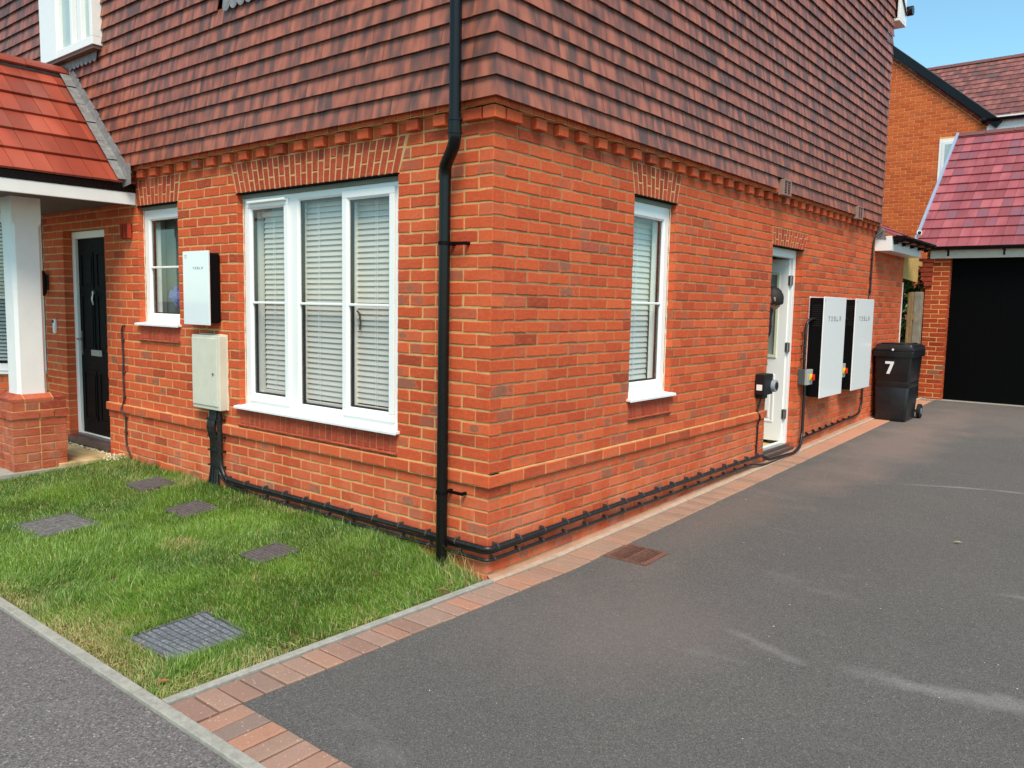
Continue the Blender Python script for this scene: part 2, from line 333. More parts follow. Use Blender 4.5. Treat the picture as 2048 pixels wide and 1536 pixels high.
# --- walls
def archop(o,dx,h=.225): return {'z0':o[3],'z1':o[3]+h,'a':(o[0],o[0]-dx),'b':(o[1],o[1]+dx),'gap':.008}
def rectop(o,z0=None): return {'z0':z0 if z0 is not None else o[2],'z1':o[3],'a':(o[0],o[0]),'b':(o[1],o[1])}
mb=MB(); opsF=[rectop(W1,.53),rectop(WT,1.125),rectop(FD),archop(W1,.085),archop(WT,.055)]
opsF.append({'z0':.45,'z1':.525,'a':(-1,-1),'b':(5.70,5.70)}); courses(mb,FRONT,U_L,-3,34,opsF,0,mat=0,depth=.1025)
for s in (1,): 
    slab(mb,FRONT,.003,U_L,-.25,2.72,[(W1[0],W1[1],.675,W1[3]),(WT[0],WT[1],1.275,WT[3]),(FD[0],FD[1],.0,FD[3])],mat=1)
mb.build('front_wall',[BRICK,MORTAR_L],house)
mb=MB(); sdarch={'z0':2.15,'z1':2.325,'a':(4.222,4.2),'b':(5.085,5.2),'gap':.008}
opsS=[rectop(WR,.675),rectop(SD),archop(WR,.06),dict(sdarch)]
def split_side():
    # the arch over the side door is two and a half courses high: clip with its own band
    opsS.append({'z0':.45,'z1':.525,'a':(-1,-1),'b':(5.085,5.085)}); opsS.append({'z0':2.48,'z1':2.6,'a':(7.76,7.76),'b':(12,12)}); courses(mb,SIDE,U_R,-3,34,opsS,1,mat=0,depth=.1025)
split_side()
slab(mb,SIDE,.003,7.78,-.25,2.72,[(WR[0],WR[1],.825,WR[3]),(SD[0],SD[1],.02,SD[3])],mat=1); slab(mb,SIDE,7.78,U_R,-.25,2.48,[],mat=1)
mb.build('side_wall',[BRICK,MORTAR],house)
# string course (proud) on both walls
mb=MB()
for F,par,stop,skips in ((FRONT,0,4.81,None),(SIDE,1,4.235,None)):
    zb,zt=.4545,.5205
    us=[-.02+.0]+[]; a=-.02
    first=.215 if par==0 else .1025
    pcs=[(-.021,-.02+first)]; a=-.02+first+.01
    while a<stop-.03: pcs.append((a,min(a+.215,stop))); a+=.225
    for i,(a,b) in enumerate(pcs):
        if par==1 and i==0: continue
        brick(mb,F,[(a,zb),(b,zb),(b,zt),(a,zt)],0,.021,.1,.0016)
    mb.fbox(F,0.002 if par==1 else -.017,stop-.002,zb-.004,zt+.0045,-.09,.0165,1)
mb.fbox(SIDE,-.0175,.004,zb-.0038,zt+.0041,-.01,.0161,1)
brick(mb,SIDE,[(-.0205,.4545),(.0825,.4545),(.0825,.5205),(-.0205,.5205)],0,.0213,.05,.0012)
mb.build('string_course',[BRICK,MORTAR_L],house)
# dentil course and corbel course
mb=MB()
for F,U,off in ((FRONT,5.0,.0),(SIDE,7.82,.0)):
    zb,zt=2.555,2.62
    a=.2275
    while a<U:
        brick(mb,F,[(a-.0,zb),(a+.1125-.01+.0,zb),(a+.1025,zt),(a,zt)],0,0,.09,.001)          # recessed brick
        brick(mb,F,[(a+.1125+.0,zb),(a+.2125,zb),(a+.2125,zt),(a+.1125,zt)],0,.045,.09,.0012)  # dentil
        a+=.225
    mb.fbox(F,.01,U,2.54,2.635,-.1,-.006,1)
    # corbel course
    a=-.05
    n=0
    while a<U:
        b=min(a+.1025,U); brick(mb,F,[(a+(.0 if n else -.006),2.63),(b,2.63),(b,2.695),(a+(.0 if n else -.006),2.695)],0,.056,.12,.0014); a+=.1125; n+=1
    mb.fbox(F,-.045,U,2.627,2.699,-.1,.049,1)
for F in (FRONT,SIDE):
    brick(mb,F,[(-.045,2.555),(.05,2.555),(.05,2.62),(-.045,2.62)],0,.045,.03,.001); brick(mb,F,[(.06,2.555),(.2,2.555),(.2,2.62),(.06,2.62)],0,.045,.09,.001)
mb.build('dentil_course',[BRICK,MORTAR_L],house)
# arches, soldier sills, tile creasing, lintels
def arch_part(F,o,dx,n,z1=None,tops=None):
    mb=MB(); z1=z1 or o[3]+.225
    a1,b1=tops or (o[0]-dx,o[1]+dx)
    arch(mb,F,o[0]-.002,o[1]+.002,a1,b1,o[3],z1,n)
    mb.prism([F(o[0]-.004,o[3]+.002,-.0022),F(o[1]+.004,o[3]+.002,-.0022),F(b1+.006,z1,-.0022),F(a1-.006,z1,-.0022)],[F(o[0]-.004,o[3]+.002,-.06),F(o[1]+.004,o[3]+.002,-.06),F(b1+.006,z1,-.06),F(a1-.006,z1,-.06)],1)
    mb.build('window_arch',[RUBBED,MORTAR_L],house)
    mb=MB(); mb.fbox(F,o[0]-.01,o[1]+.01,o[3]-.006,o[3]-.001,-.1,.004); mb.build('lintel_edge',[DARKG],house)
arch_part(FRONT,W1,.07,29); arch_part(FRONT,WT,.045,11); arch_part(SIDE,WR,.055,11); arch_part(SIDE,SD,.1,13,2.325,(4.2,5.2))
for F,o,n in ((FRONT,W1,27),(FRONT,WT,10),(SIDE,WR,10)):
    mb=MB(); z=o[2]
    soldiers(mb,F,o[0],o[1],z-.118,z+.0,n,0,.0015)
    mb.fbox(F,o[0]+.004,o[1]-.004,z-.15,z+.01,-.1,-.0025,1)
    for k,dd in ((0,.022),(1,.013)):
        zz=z-.121-.014*k; a=o[0]-.004+k*.08
        mb.fbox(F,o[0]-.0,o[1]+.0,zz-.014,zz-.011,-.05,dd-.005,1)
        while a<o[1]: b=min(a+.16,o[1]+.004); brick(mb,F,[(a,zz-.011),(b-.004,zz-.011),(b-.004,zz),(a,zz)],0,dd,.05,.0008); a+=.165
    mb.build('brick_sill',[RUBBED,MORTAR],house)

# ---------------------------------------------------------------- windows
def sash_frame(mb,F,u0,u1,z0,z1,w_,d0,d1,mat=0):
    mb.fbox(F,u0,u1,z0,z0+w_,d0,d1,mat); mb.fbox(F,u0,u1,z1-w_,z1,d0,d1,mat); mb.fbox(F,u0,u0+w_,z0+w_,z1-w_,d0,d1,mat); mb.fbox(F,u1-w_,u1,z0+w_,z1-w_,d0,d1,mat)
def bead(mb,F,u0,u1,z0,z1,w_,d0,d1,mat=0):
    """sloped glazing bead around a pane: outer edge at d1, inner edge at d0"""
    A=[(u0,z0),(u1,z0),(u1,z1),(u0,z1)]; B=[(u0+w_,z0+w_),(u1-w_,z0+w_),(u1-w_,z1-w_),(u0+w_,z1-w_)]
    for i in range(4):
        j=(i+1)%4; mb.quad(F(*A[i],d1),F(*A[j],d1),F(*B[j],d0+.006),F(*B[i],d0+.006),mat); mb.quad(F(*B[i],d0+.006),F(*B[j],d0+.006),F(*B[j],d0-.01),F(*B[i],d0-.01),mat)
def window(F,o,lights,dep=.062,bar=None,sill=True,glassm=None,name='window',spacer=True,sill_over=.025,head=.035):
    """lights: (u0,u1,z0,z1,opening) glass rectangles"""
    mb=MB(); fz0=o[2]+.03; u0,u1,z1=o[0]+.004,o[1]-.004,o[3]-head
    us=sorted([(l[0],l[1]) for l in lights]); lo=min(l[2] for l in lights); hi=max(l[3] for l in lights)
    # outer frame with mullions built as strips round the lights
    edges=[u0]+[x for a,b in us for x in (a-.012,b+.012)]+[u1]
    for i in range(0,len(edges),2): mb.fbox(F,edges[i],edges[i+1],fz0,z1,-dep-.11,-dep)
    for (a,b,c,d,op) in lights:
        mb.fbox(F,a-.012,b+.012,fz0,c-.012,-dep-.11,-dep); mb.fbox(F,a-.012,b+.012,d+.012,z1,-dep-.11,-dep)
    win=mb.build(name,WHITE,house,bevel=.0025)
    for (a,b,c,d,op) in lights:
        dd=-dep
        if op:
            mb=MB(); sash_frame(mb,F,a-.062,b+.062,c-.062,d+.062,.05,-dep-.002,-dep+.017); mb.build('sash',WHITE,win,bevel=.004); dd=-dep+.017
        mb=MB(); bead(mb,F,a-.0125,b+.0125,c-.0125,d+.0125,.0125,dd-.02,dd-.0005); mb.build('glazing_bead',WHITE,win)
        mb=MB(); paneq(mb,F,a,b,c,d,dd-.022); mb.build('pane',glassm or GLASS,win)
        if spacer:
            mb=MB(); sash_frame(mb,F,a-.0,b+.0,c,d,.010,dd-.05,dd-.024); mb.build('spacer_bar',BLACKM,win)
        if bar: mb=MB(); mb.fbox(F,a-.003,b+.003,bar-.009,bar+.009,dd-.02,dd-.006); mb.build('glazing_bar',WHITE,win,bevel=.004)
    # head closer, sealant, sill
    mb=MB(); mb.fbox(F,o[0],o[1],z1,o[3]-.008,-dep-.05,-dep+.018); mb.build('head_tray',simple('grey_tray_'+str(random.random()),(120,124,112),.6),win)
    for uu in (o[0]+.002,o[1]-.002):
        mb=MB(); pts=[F(uu,z,-dep+.006+rr(-.0015,.0015)) for z in np.linspace(fz0,z1,34)]; mb.tube(pts,[.0045*rr(.7,1.5) for _ in pts],6)
        mb.build('sealant',SEAL,win,smooth=True)
    if sill:
        mb=MB(); q=sill_over; z0=o[2]
        P=[(-dep-.02,z0+.034),(.035,z0+.022),(.041,z0+.016),(.041,z0+.001),(.033,z0+.001),(.03,z0+.006),(-dep-.02,z0+.006)]
        a,b=o[0]-q,o[1]+q
        mb.prism([F(a,z,d) for d,z in P],[F(b,z,d) for d,z in P]); mb.build('sill',SILLW,win,bevel=.0015)
    return win
win1=window(FRONT,W1,[(2.05,2.455,.80,2.2,True),(1.412,1.885,.765,2.235,False),(.922,1.318,.80,2.2,True)],bar=1.5)
mb=MB(); mb.fbox(FRONT,2.0,2.47,2.243,2.262,-.045,-.018); mb.build('trickle_vent',WHITE,win1,bevel=.004)
mb=MB(); mb.tube([FRONT(1.30,1.46,-.11),FRONT(1.285,1.44,-.12),FRONT(1.275,1.38,-.12),FRONT(1.282,1.33,-.12)],.007,8); mb.build('window_handle',CLIP,win1,smooth=True)
wint=window(FRONT,WT,[(3.535,4.045,1.385,2.2,False)],bar=1.79,sill_over=.03)
winr=window(SIDE,WR,[(1.645,2.128,.955,2.185,False)],bar=1.55,sill_over=.03)
# front door ------------------------------------------------------
mb=MB(); sash_frame(mb,FRONT,FD[0]+.004,FD[1]-.004,.06,FD[3]-.006,.07,-.16,-.085)
mb.fbox(FRONT,FD[0]+.074,FD[1]-.074,.10,.125,-.165,-.055,1)
fd=mb.build('front_door',[WHITE,STEEL],house,bevel=.003)
mb=MB(); a,b=FD[0]+.076,FD[1]-.076; z0,z1=.127,FD[3]-.078
mb.fbox(FRONT,a,b,z0,z1,-.15,-.112)
wd=b-a
for (p0,p1,q0,q1) in ((.09,.455,.75,.93),(.545,.91,.75,.93),(.09,.455,.43,.72),(.545,.91,.43,.72),(.09,.455,.07,.33),(.545,.91,.07,.33)):
    A0,A1=a+wd*p0,a+wd*p1; B0,B1=z0+(z1-z0)*q0,z0+(z1-z0)*q1
    sash_frame(mb,FRONT,A0,A1,B0,B1,.02,-.113,-.104); mb.fbox(FRONT,A0+.045,A1-.045,B0+.045,B1-.045,-.113,-.106)
leaf=mb.build('door_leaf',DOORB,fd,bevel=.005)
mb=MB(); mb.fbox(FRONT,a+.28,a+.51,.93,.99,-.112,-.101); mb.fbox(FRONT,a+.31,a+.48,.945,.975,-.101,-.097); mb.build('letterbox',STEEL,fd,bevel=.003)
mb=MB(); mb.tube([FRONT(a+.385,1.56,-.11),FRONT(a+.385,1.56,-.08)],.02,12); mb.tube([FRONT(a+.385,1.555,-.085),FRONT(a+.392,1.5,-.078),FRONT(a+.385,1.44,-.085)],[.006,.012,.008],10); mb.build('knocker',STEEL,fd,smooth=True)
mb=MB(); mb.fbox(FRONT,b-.05,b-.018,.93,1.17,-.112,-.103); mb.tube([FRONT(b-.034,1.09,-.105),FRONT(b-.034,1.09,-.06),FRONT(b-.06,1.09,-.056),FRONT(b-.15,1.085,-.056)],.009,10); mb.build('handle',STEEL,fd,smooth=True)
mb=MB(); mb.fbox(FRONT,FD[0]-.0,FD[1]+.0,.035,.098,-.14,.02); mb.build('threshold',THRESH,fd,bevel=.004)
# side door (open inwards) ---------------------------------------
mb=MB(); o=SD; mb.fbox(SIDE,o[0]+.004,o[0]+.07,.07,o[3]-.004,-.15,-.075); mb.fbox(SIDE,o[1]-.07,o[1]-.004,.07,o[3]-.004,-.15,-.075); mb.fbox(SIDE,o[0]+.07,o[1]-.07,o[3]-.09,o[3]-.004,-.15,-.075)
mb.fbox(SIDE,o[0]+.004,o[1]-.004,.055,.085,-.16,-.05,1)
sdoor=mb.build('side_door',[WHITE,STEEL],house,bevel=.003)
mb=MB(); yl=o[1]-.085; LE=FR((-.11,yl,0),(-1,0,0),(0,0,1),(0,-1,0)); z0,z1=.1,o[3]-.095
# leaf with a glazed opening
gu0,gu1,gz0,gz1=.115,.66,1.02,1.90
mb.fbox(LE,0,.80,z0,gz0,-.044,0); mb.fbox(LE,0,.80,gz1,z1,-.044,0); mb.fbox(LE,0,gu0,gz0,gz1,-.044,0); mb.fbox(LE,gu1,.80,gz0,gz1,-.044,0)
sash_frame(mb,LE,.10,.37,.30,.82,.022,-.002,.007); mb.fbox(LE,.145,.325,.345,.775,-.002,.005)
lf=mb.build('door_leaf',WHITE,sdoor,bevel=.004)
mb=MB(); sash_frame(mb,LE,gu0-.02,gu1+.02,gz0-.02,gz1+.02,.032,-.02,.012); mb.build('glazing_bead',CREAMW,sdoor,bevel=.005)
mb=MB(); mb.fbox(LE,gu0,gu1,gz0,gz1,-.03,-.012); mb.build('pane',FROST,sdoor)
for z in (.40,1.12,1.83):
    mb=MB(); mb.tube([(-.088,yl-.008,z-.055),(-.088,yl-.008,z+.055)],.009,10); mb.box(-.115,-.07,yl-.0045,yl-.0015,z-.05,z+.05); mb.box(-.078,-.0745,yl-.01,yl+.03,z-.05,z+.05)
    mb.build('hinge',STEEL,sdoor,smooth=False)
mb=MB(); mb.box(-.13,-.10,yl-.5,yl+.0,.086,.1); mb.build('weather_bar',WHITE,sdoor)
mb=MB(); mb.fbox(SIDE,o[0]-.0,o[1]+.0,.0,.052,-.15,.006); mb.build('threshold',THRESH,sdoor,bevel=.004)

# inner leaf and rooms (kept dark and closed, seen only through glass and door)
mb=MB()
slab(mb,FRONT,.1,7.6,-.1,2.6,[(W1[0]-.03,W1[1]+.03,.68,2.3),(WT[0]-.03,WT[1]+.03,1.28,2.3),(FD[0],FD[1],.05,2.15)],d=-.16,depth=.3)
slab(mb,SIDE,.1,9.3,-.1,2.6,[(WR[0]-.03,WR[1]+.03,.83,2.3),(SD[0]-.02,SD[1]+.02,.05,2.13)],d=-.16,depth=.3)
mb.box(-7.6,-.12,.12,9.2,-.1,.06,1); mb.box(-7.6,-.12,.12,9.2,2.45,2.6)
mb.box(-7.6,-.3,3.35,3.45,.06,2.45); mb.box(-2.2,-2.1,3.45,5.9,.06,2.45); mb.box(-2.1,-.3,5.8,5.9,.06,2.45); mb.box(-3.1,-3.0,.3,3.35,.06,2.45); mb.box(-7.7,-7.6,.1,9.2,-.1,2.6); mb.box(-7.6,-.1,9.1,9.2,-.1,2.6)
mb.build('interior_walls',[PLASTER,FLOORI],house)

# ---------------------------------------------------------------- tile hanging
G_=.1115; TZ0=2.655
def hang(mb,F,u1,z0,rows,excl=(),w_=.166,d0=.09,corner=True,ustart=0.,mat=0):
    for r in range(rows):
        zb=z0+G_*r; zt=zb+G_+.012; a=ustart; first=True; wn=w_ if r%2 else w_*.5
        if corner: wn=w_*1.0 if r%2 else w_*.55
        while a<u1-.01:
            b=min(a+wn,u1); wn=w_; cu=(a+b)/2
            if any(e[0]<cu<e[1] and e[2]<zb+.05<e[3] for e in excl): a=b; first=False; continue
            j=[rr(-.0007,.0007) for _ in range(4)]; jd=rr(-.0008,.0014); rot=rr(-.0011,.0011); g=.0012
            db=d0+jd; dt=d0-.0225+jd*.3
            ua=(lambda d:-d) if (first and corner) else (lambda d,a=a:a+g)
            ub=lambda d:b-g
            L=[(ua(db),zb+j[0]-rot,db),(ub(db),zb+j[1]+rot,db+rr(-.001,.001)),(ub(dt),zt,dt),(ua(dt),zt,dt)]
            K=[(ua(db-.009) if (first and corner) else L[0][0],L[0][1],db-.009),(L[1][0],L[1][1],db-.009),(L[2][0],zt,dt-.012),(ua(dt-.012) if (first and corner) else L[3][0],zt,dt-.012)]
            # cambered front: middle bottom slightly proud
            mu=(L[0][0]+L[1][0])/2; Mb=(mu,(L[0][1]+L[1][1])/2+rr(-.0006,.0006),db+.0012); Mt=(mu,zt,dt+.0012)
            V=[F(*q) for q in (L[0],Mb,L[1],L[2],Mt,L[3],K[0],K[1],K[2],K[3])]; UVs=[(q[0]-cu,q[1]-zb) for q in (L[0],Mb,L[1],L[2],Mt,L[3],K[0],K[1],K[2],K[3])]
            mb.add(V,[(0,1,4,5),(1,2,3,4),(6,7,2,1,0),(7,8,3,2),(0,5,9,6)],mat,R4(),UVs)
            a=b; first=False
mb=MB(); UW=(4.66,5.64,3.2,9)
rowsF=int((5.5-TZ0)/G_)+1
hang(mb,FRONT,7.7,TZ0,rowsF,excl=[(4.62,5.74,3.68,6),(1.35,2.6,3.64,6)])
ftile=mb.build('tile_hanging_front',HANG,house)
mb=MB(); hang(mb,SIDE,7.72,TZ0,rowsF+1,excl=[(4.1,4.32,2.6,2.72),(6.52,6.76,2.6,2.72)])
mb.build('tile_hanging_side',HANG,house)
mb=MB()  # upper storey box behind the tiles, gable and roof
mb.box(-7.75,-.0,.0,7.72,2.70,5.55)
mb.add([(0,0,5.55),(0,7.72,5.55),(0,3.86,8.6),(-7.75,0,5.55),(-7.75,7.72,5.55),(-7.75,3.86,8.6)],[(0,1,2),(3,5,4)],0)
mb.build('upper_structure',DARKG,house)
def roof_slope(mb,F,W_,L_,gauge,tw,mat=0,thick=.022,proud=.02,half=True,faux=None,clip=None):
    n=int(math.ceil(L_/gauge))
    for r in range(n):
        v0=r*gauge; v1=min(v0+gauge+.03,L_+.02); a=-(tw/2 if (half and r%2) else 0)
        while a<W_-.005:
            ua=max(a,0); ub=min(a+tw,W_)
            if ub-ua>.01:
                j=rr(-.0015,.0015); rn=R4(); g=.002; cu=(ua+ub)/2
                subs=[(ua+g,ub-g)] if not faux else [(ua+g,(ua+ub)/2-.0015),((ua+ub)/2+.0015,ub-g)]
                for (x0,x1) in subs:
                    V=[F(x0,v0,proud+thick*0+j),F(x1,v0,proud+j),F(x1,v1,.0+j),F(x0,v1,.0+j),F(x0,v0,proud-thick+j),F(x1,v0,proud-thick+j),F(x1,v1,-thick+j),F(x0,v1,-thick+j)]
                    UVs=[(q[0]-cu,q[1]) for q in [(x0,0),(x1,0),(x1,gauge),(x0,gauge)]*2]
                    mb.add(V,[(0,1,2,3),(4,5,1,0),(5,6,2,1),(7,4,0,3)],mat,rn if not faux else (rn[0],rn[1],(rn[2] if x0==subs[0][0] else random.random()),rn[3]),UVs)
            a+=tw
sl=math.hypot(3.86+.25,3.05)
th=math.atan2(3.05,3.86)
mb=MB(); roof_slope(mb,FR((-7.9,-.3,5.33),(1,0,0),(0,math.cos(th),math.sin(th)),(0,-math.sin(th),math.cos(th))),8.05,5.3,.3,.3); roof_slope(mb,FR((.15,8.02,5.33),(-1,0,0),(0,-math.cos(th),math.sin(th)),(0,math.sin(th),math.cos(th))),8.05,5.3,.3,.3)
mb.build('roof',NEIT,house)
mb=MB(); mb.box(-7.8,.13,7.74,8.04,5.2,5.235); mb.box(-7.8,.13,8.04,8.07,5.2,5.42); mb.box(.10,.13,7.74,8.04,5.235,5.75); mb.build('eaves_box',WHITE,house,bevel=.004)
mb=MB(); mb.box(-7.8,.13,-.34,-.31,5.2,5.42); mb.box(-7.8,.13,-.31,-.02,5.2,5.235); mb.build('eaves_box',WHITE,house,bevel=.004)
for yy in (8.14,-.40): mb=MB(); mb.tube([(-7.8,yy,5.42),(.19,yy,5.42)],.06,14); mb.build('gutter',BLACK,house,smooth=True)
# upstairs window above the porch
mb=MB(); UZ=3.745
mb.box(-5.64,-5.27,-.165,0,UZ,5.2); mb.box(-5.27,-4.53,-.165,0,UZ,UZ+.07); mb.box(-5.27,-5.235,-.15,0,UZ+.07,5.0); mb.box(-4.98,-4.93,-.16,0,UZ+.07,5.0); mb.box(-4.83,-4.75,-.16,0,UZ+.07,5.0); mb.box(-4.58,-4.53,-.165,0,UZ+.07,5.2); mb.box(-5.27,-4.58,-.165,0,5.0,5.2)
uw=mb.build('upstairs_window',WHITE,house,bevel=.004)
mb=MB(); mb.quad((-5.235,-.12,UZ+.07),(-4.58,-.12,UZ+.07),(-4.58,-.12,5),(-5.235,-.12,5)); mb.build('pane',OBSC if False else simple('pale_curtained_glass',(176,196,190),.12,.7,var=.05,vs=3),uw)
mb=MB(); mb.box(-5.62,-4.54,-.155,-.02,UZ-.03,UZ-.002); mb.build('soffit',simple('brown_soffit',(96,74,62),.7),uw)
def apron(x0,x1,ztop,zbot,y,n,parent):
    mb=MB(); w_=(x1-x0)/n; top=[];bot=[]
    for i in range(n):
        for k in range(9):
            t=k/8; xx=x0+w_*(i+t); top.append(xx); bot.append(zbot-.035*math.sin(math.pi*t)**.6)
    for i in range(len(top)-1):
        if top[i+1]-top[i]<1e-6: continue
        a=(top[i],y,ztop);b=(top[i+1],y,ztop);c=(top[i+1],y-.012,bot[i+1]);d=(top[i],y-.012,bot[i])
        q=.003; mb.prism([a,b,c,d],[(p[0],p[1]+q,p[2]) for p in (a,b,c,d)])
    return mb.build('lead_apron',LEAD,parent)
apron(-5.6,-4.60,3.745,3.66,-.092,12,house)
apron(-2.56,-1.4,3.75,3.66,-.088,12,house)
# ground-floor extension at the back: roof, fascia, gutter
mb=MB(); RE=FR((.24,7.78,2.50),(0,1,0),(-math.cos(R_(27)),0,math.sin(R_(27))),(math.sin(R_(27)),0,math.cos(R_(27))))
roof_slope(mb,RE,1.78,3.4,.3,.3); mb.build('extension_roof',GART,house)
mb=MB(); mb.box(.0,.2,7.76,9.42,2.31,2.325); mb.box(.18,.2,7.78,9.42,2.325,2.48); mb.box(.0,.2,7.755,7.78,2.31,2.50); mb.build('extension_fascia',WHITE,house,bevel=.003)
def gutter(mb,p0,p1,r,axis='y',n=10):
    """half-round gutter as an open shell with thickness"""
    p0,p1=Vector(p0),Vector(p1); t=(p1-p0).normalized(); s=t.cross(Vector((0,0,1))).normalized()
    A=[math.pi*k/n for k in range(n+1)]
    for rad,flip in ((r,0),(r-.004,1)):
        for k in range(n):
            q=[p+s*math.cos(a)*rad-Vector((0,0,1))*math.sin(a)*rad for p,a in ((p0,A[k]),(p1,A[k]),(p1,A[k+1]),(p0,A[k+1]))]; mb.quad(*q)
    for p in (p0,p1):
        v=[p+s*math.cos(a)*r-Vector((0,0,1))*math.sin(a)*r for a in A]; mb.add(v,[tuple(range(len(v)))])
mb=MB(); gutter(mb,(.275,7.82,2.505),(.275,9.7,2.505),.072)
for y in (7.88,8.3,8.75,9.2,9.6): gutter(mb,(.275,y,2.50),(.275,y+.04,2.50),.081); mb.box(.2,.25,y,y+.035,2.40,2.47)
mb.build('extension_gutter',BLACK,house,smooth=False)
mb=MB(); mb.prism([(.10,7.745,2.60),(.02,7.745,2.63),(.02,7.745,2.47),(.14,7.745,2.46)],[(.10,7.752,2.60),(.02,7.752,2.63),(.02,7.752,2.47),(.14,7.752,2.46)]); mb.build('lead_flashing',LEAD,house)
mb=MB(); mb.box(-.05,.012,9.332,9.345,.6,1.95); mb.build('corner_trim',WHITEP,house)
# blank rear return wall of the extension
mb=MB(); courses(mb,FR((0,9.33,0),(-1,0,0),(0,0,1),(0,1,0)),2.2,-1,33,[],0,depth=.08,sub=False); mb.box(-2.2,-.004,9.2,9.325,-.1,2.5,1); mb.build('rear_wall',[BRICK,MORTAR],house)

# ---------------------------------------------------------------- bay window at the far left
s2=math.sqrt(.5); BAY=FR((-6.2,0,0),(-s2,-s2,0),(0,0,1),(s2,-s2,0))
mb=MB(); courses(mb,BAY,1.2,-2,9,[],0,sub=False,depth=.08); slab(mb,BAY,.0,1.2,-.2,.70,[],mat=1)
bay=mb.build('bay_wall',[BRICK,MORTAR],house)
mb=MB(); mb.fbox(BAY,0,1.2,2.36,2.75,-.1,0,0); mb.build('bay_head',WHITEP,house)
mb=MB(); sash_frame(mb,BAY,.02,1.15,.72,2.36,.075,-.09,-.03); mb.fbox(BAY,0,1.2,.69,.715,-.08,.04); bw=mb.build('bay_window',WHITE,house,bevel=.003)
mb=MB(); paneq(mb,BAY,.1,1.07,.8,2.28,-.07); mb.build('pane',GLASS,bw)
mb=MB(); mb.fbox(BAY,.095,1.08,1.49,1.508,-.068,-.05); mb.build('glazing_bar',WHITE,bw)
mb=MB(); mb.fbox(BAY,.0,1.2,.5,2.6,-.32,-.3); mb.build('dark_room_backing',DARKG,house)  # dark sheet added in place of the unlit room behind the bay glass
# ---------------------------------------------------------------- blinds
def blind(F,u0,u1,z0,z1,d,pitch,mat,label,tilt=55,sw=.05):
    t=thing('venetian_blind',label,'blind',tuple(F((u0+u1)/2,z0,d)))
    a=R_(tilt); i=0; z=z1
    mb=MB(); mb.fbox(F,u0,u1,z1+.02,z1+.06,d-.025,d+.025); mb.build('head_rail',mat,t,bevel=.003)
    mb=MB()
    while z>z0+.02:
        dz=math.sin(a)*sw/2; dd=math.cos(a)*sw/2; zj=z+rr(-.0008,.0008); tj=rr(-.0015,.0015)
        P=[(-dd,dz),(-dd*.3,dz*.45+.002),(dd*.4,-dz*.35+.002),(dd,-dz)]
        for k in range(3):
            (d0,h0),(d1,h1)=P[k],P[k+1]
            mb.quad(F(u0,zj+h0+tj,d+d0),F(u1,zj+h0-tj,d+d0),F(u1,zj+h1-tj,d+d1),F(u0,zj+h1+tj,d+d1))
        z-=pitch
    mb.build('slats',mat,t)
    mb=MB(); mb.fbox(F,u0,u1,z0-.015,z0+.01,d-.025,d+.025); mb.build('bottom_rail',mat,t,bevel=.003)
    n=max(1,int((u1-u0)/.5))
    for k in range(n):
        uu=u0+(u1-u0)*(k+.5)/n+.03
        mb=MB(); mb.tube([F(uu,z0,d+.026),F(uu,z1,d+.026)],.0013,6); mb.tube([F(uu+.012,z0,d+.03),F(uu+.012,z1,d+.03)],.0011,6); mb.build('ladder_cord',WHITEP,t)
    return t
blind(FRONT,2.03,2.42,.82,2.13,-.148,.0385,BLIND,'beige slatted blind behind the left light of the wide front window',66)
blind(FRONT,1.40,1.98,.78,2.25,-.148,.0385,BLIND,'beige slatted blind behind the middle light of the wide front window',68)
blind(FRONT,.80,1.35,.80,2.23,-.148,.0385,BLIND,'beige slatted blind behind the right light of the wide front window',68)
blind(SIDE,1.60,2.16,.86,2.28,-.2,.042,BLINDW,'white slatted blind behind the tall narrow side window',72,.05)
blind(BAY,.05,1.15,.78,2.3,-.16,.0385,BLINDW,'pale slatted blind in the bay window beyond the porch column',35)
t=thing('pane_backing','made-up grey green sheet standing in for the obscured reflecting glass of the small window beside the front door','blind',(-3.79,.22,1.3)); mb=MB(); mb.fbox(FRONT,3.43,4.15,1.2,2.33,-.262,-.26); mb.build('backing_sheet',simple('obscured_pane_tone',(108,118,112),.8,.2,var=.1,vs=4),t)  # made-up sheet; its grey green stands in for obscured glass reflecting trees
mb=MB(); mb.tube([FRONT(3.4,2.32,-.26),FRONT(4.18,2.32,-.26)],.02,10); mb.build('backing_tube',WHITE,t,smooth=True)  # tube added only to carry the made-up sheet
mb=MB(); bl=[]
for k in range(14):
    a=k/13; mb.tube([FRONT(3.60+.30*a,1.47+.03*math.sin(k*2.1),-.2),FRONT(3.62+.30*a,1.53+.02*math.sin(k*1.7),-.19+.01*(k%2)),FRONT(3.64+.30*a,1.60+.03*math.cos(k*1.3),-.2)],[.012,.024,.014],8)
tag(mb.build('towel',simple('blue_towel',(104,116,168),.9,.1,var=.2,vs=40),smooth=True),'crumpled blue towel behind the glass of the small window','towel')

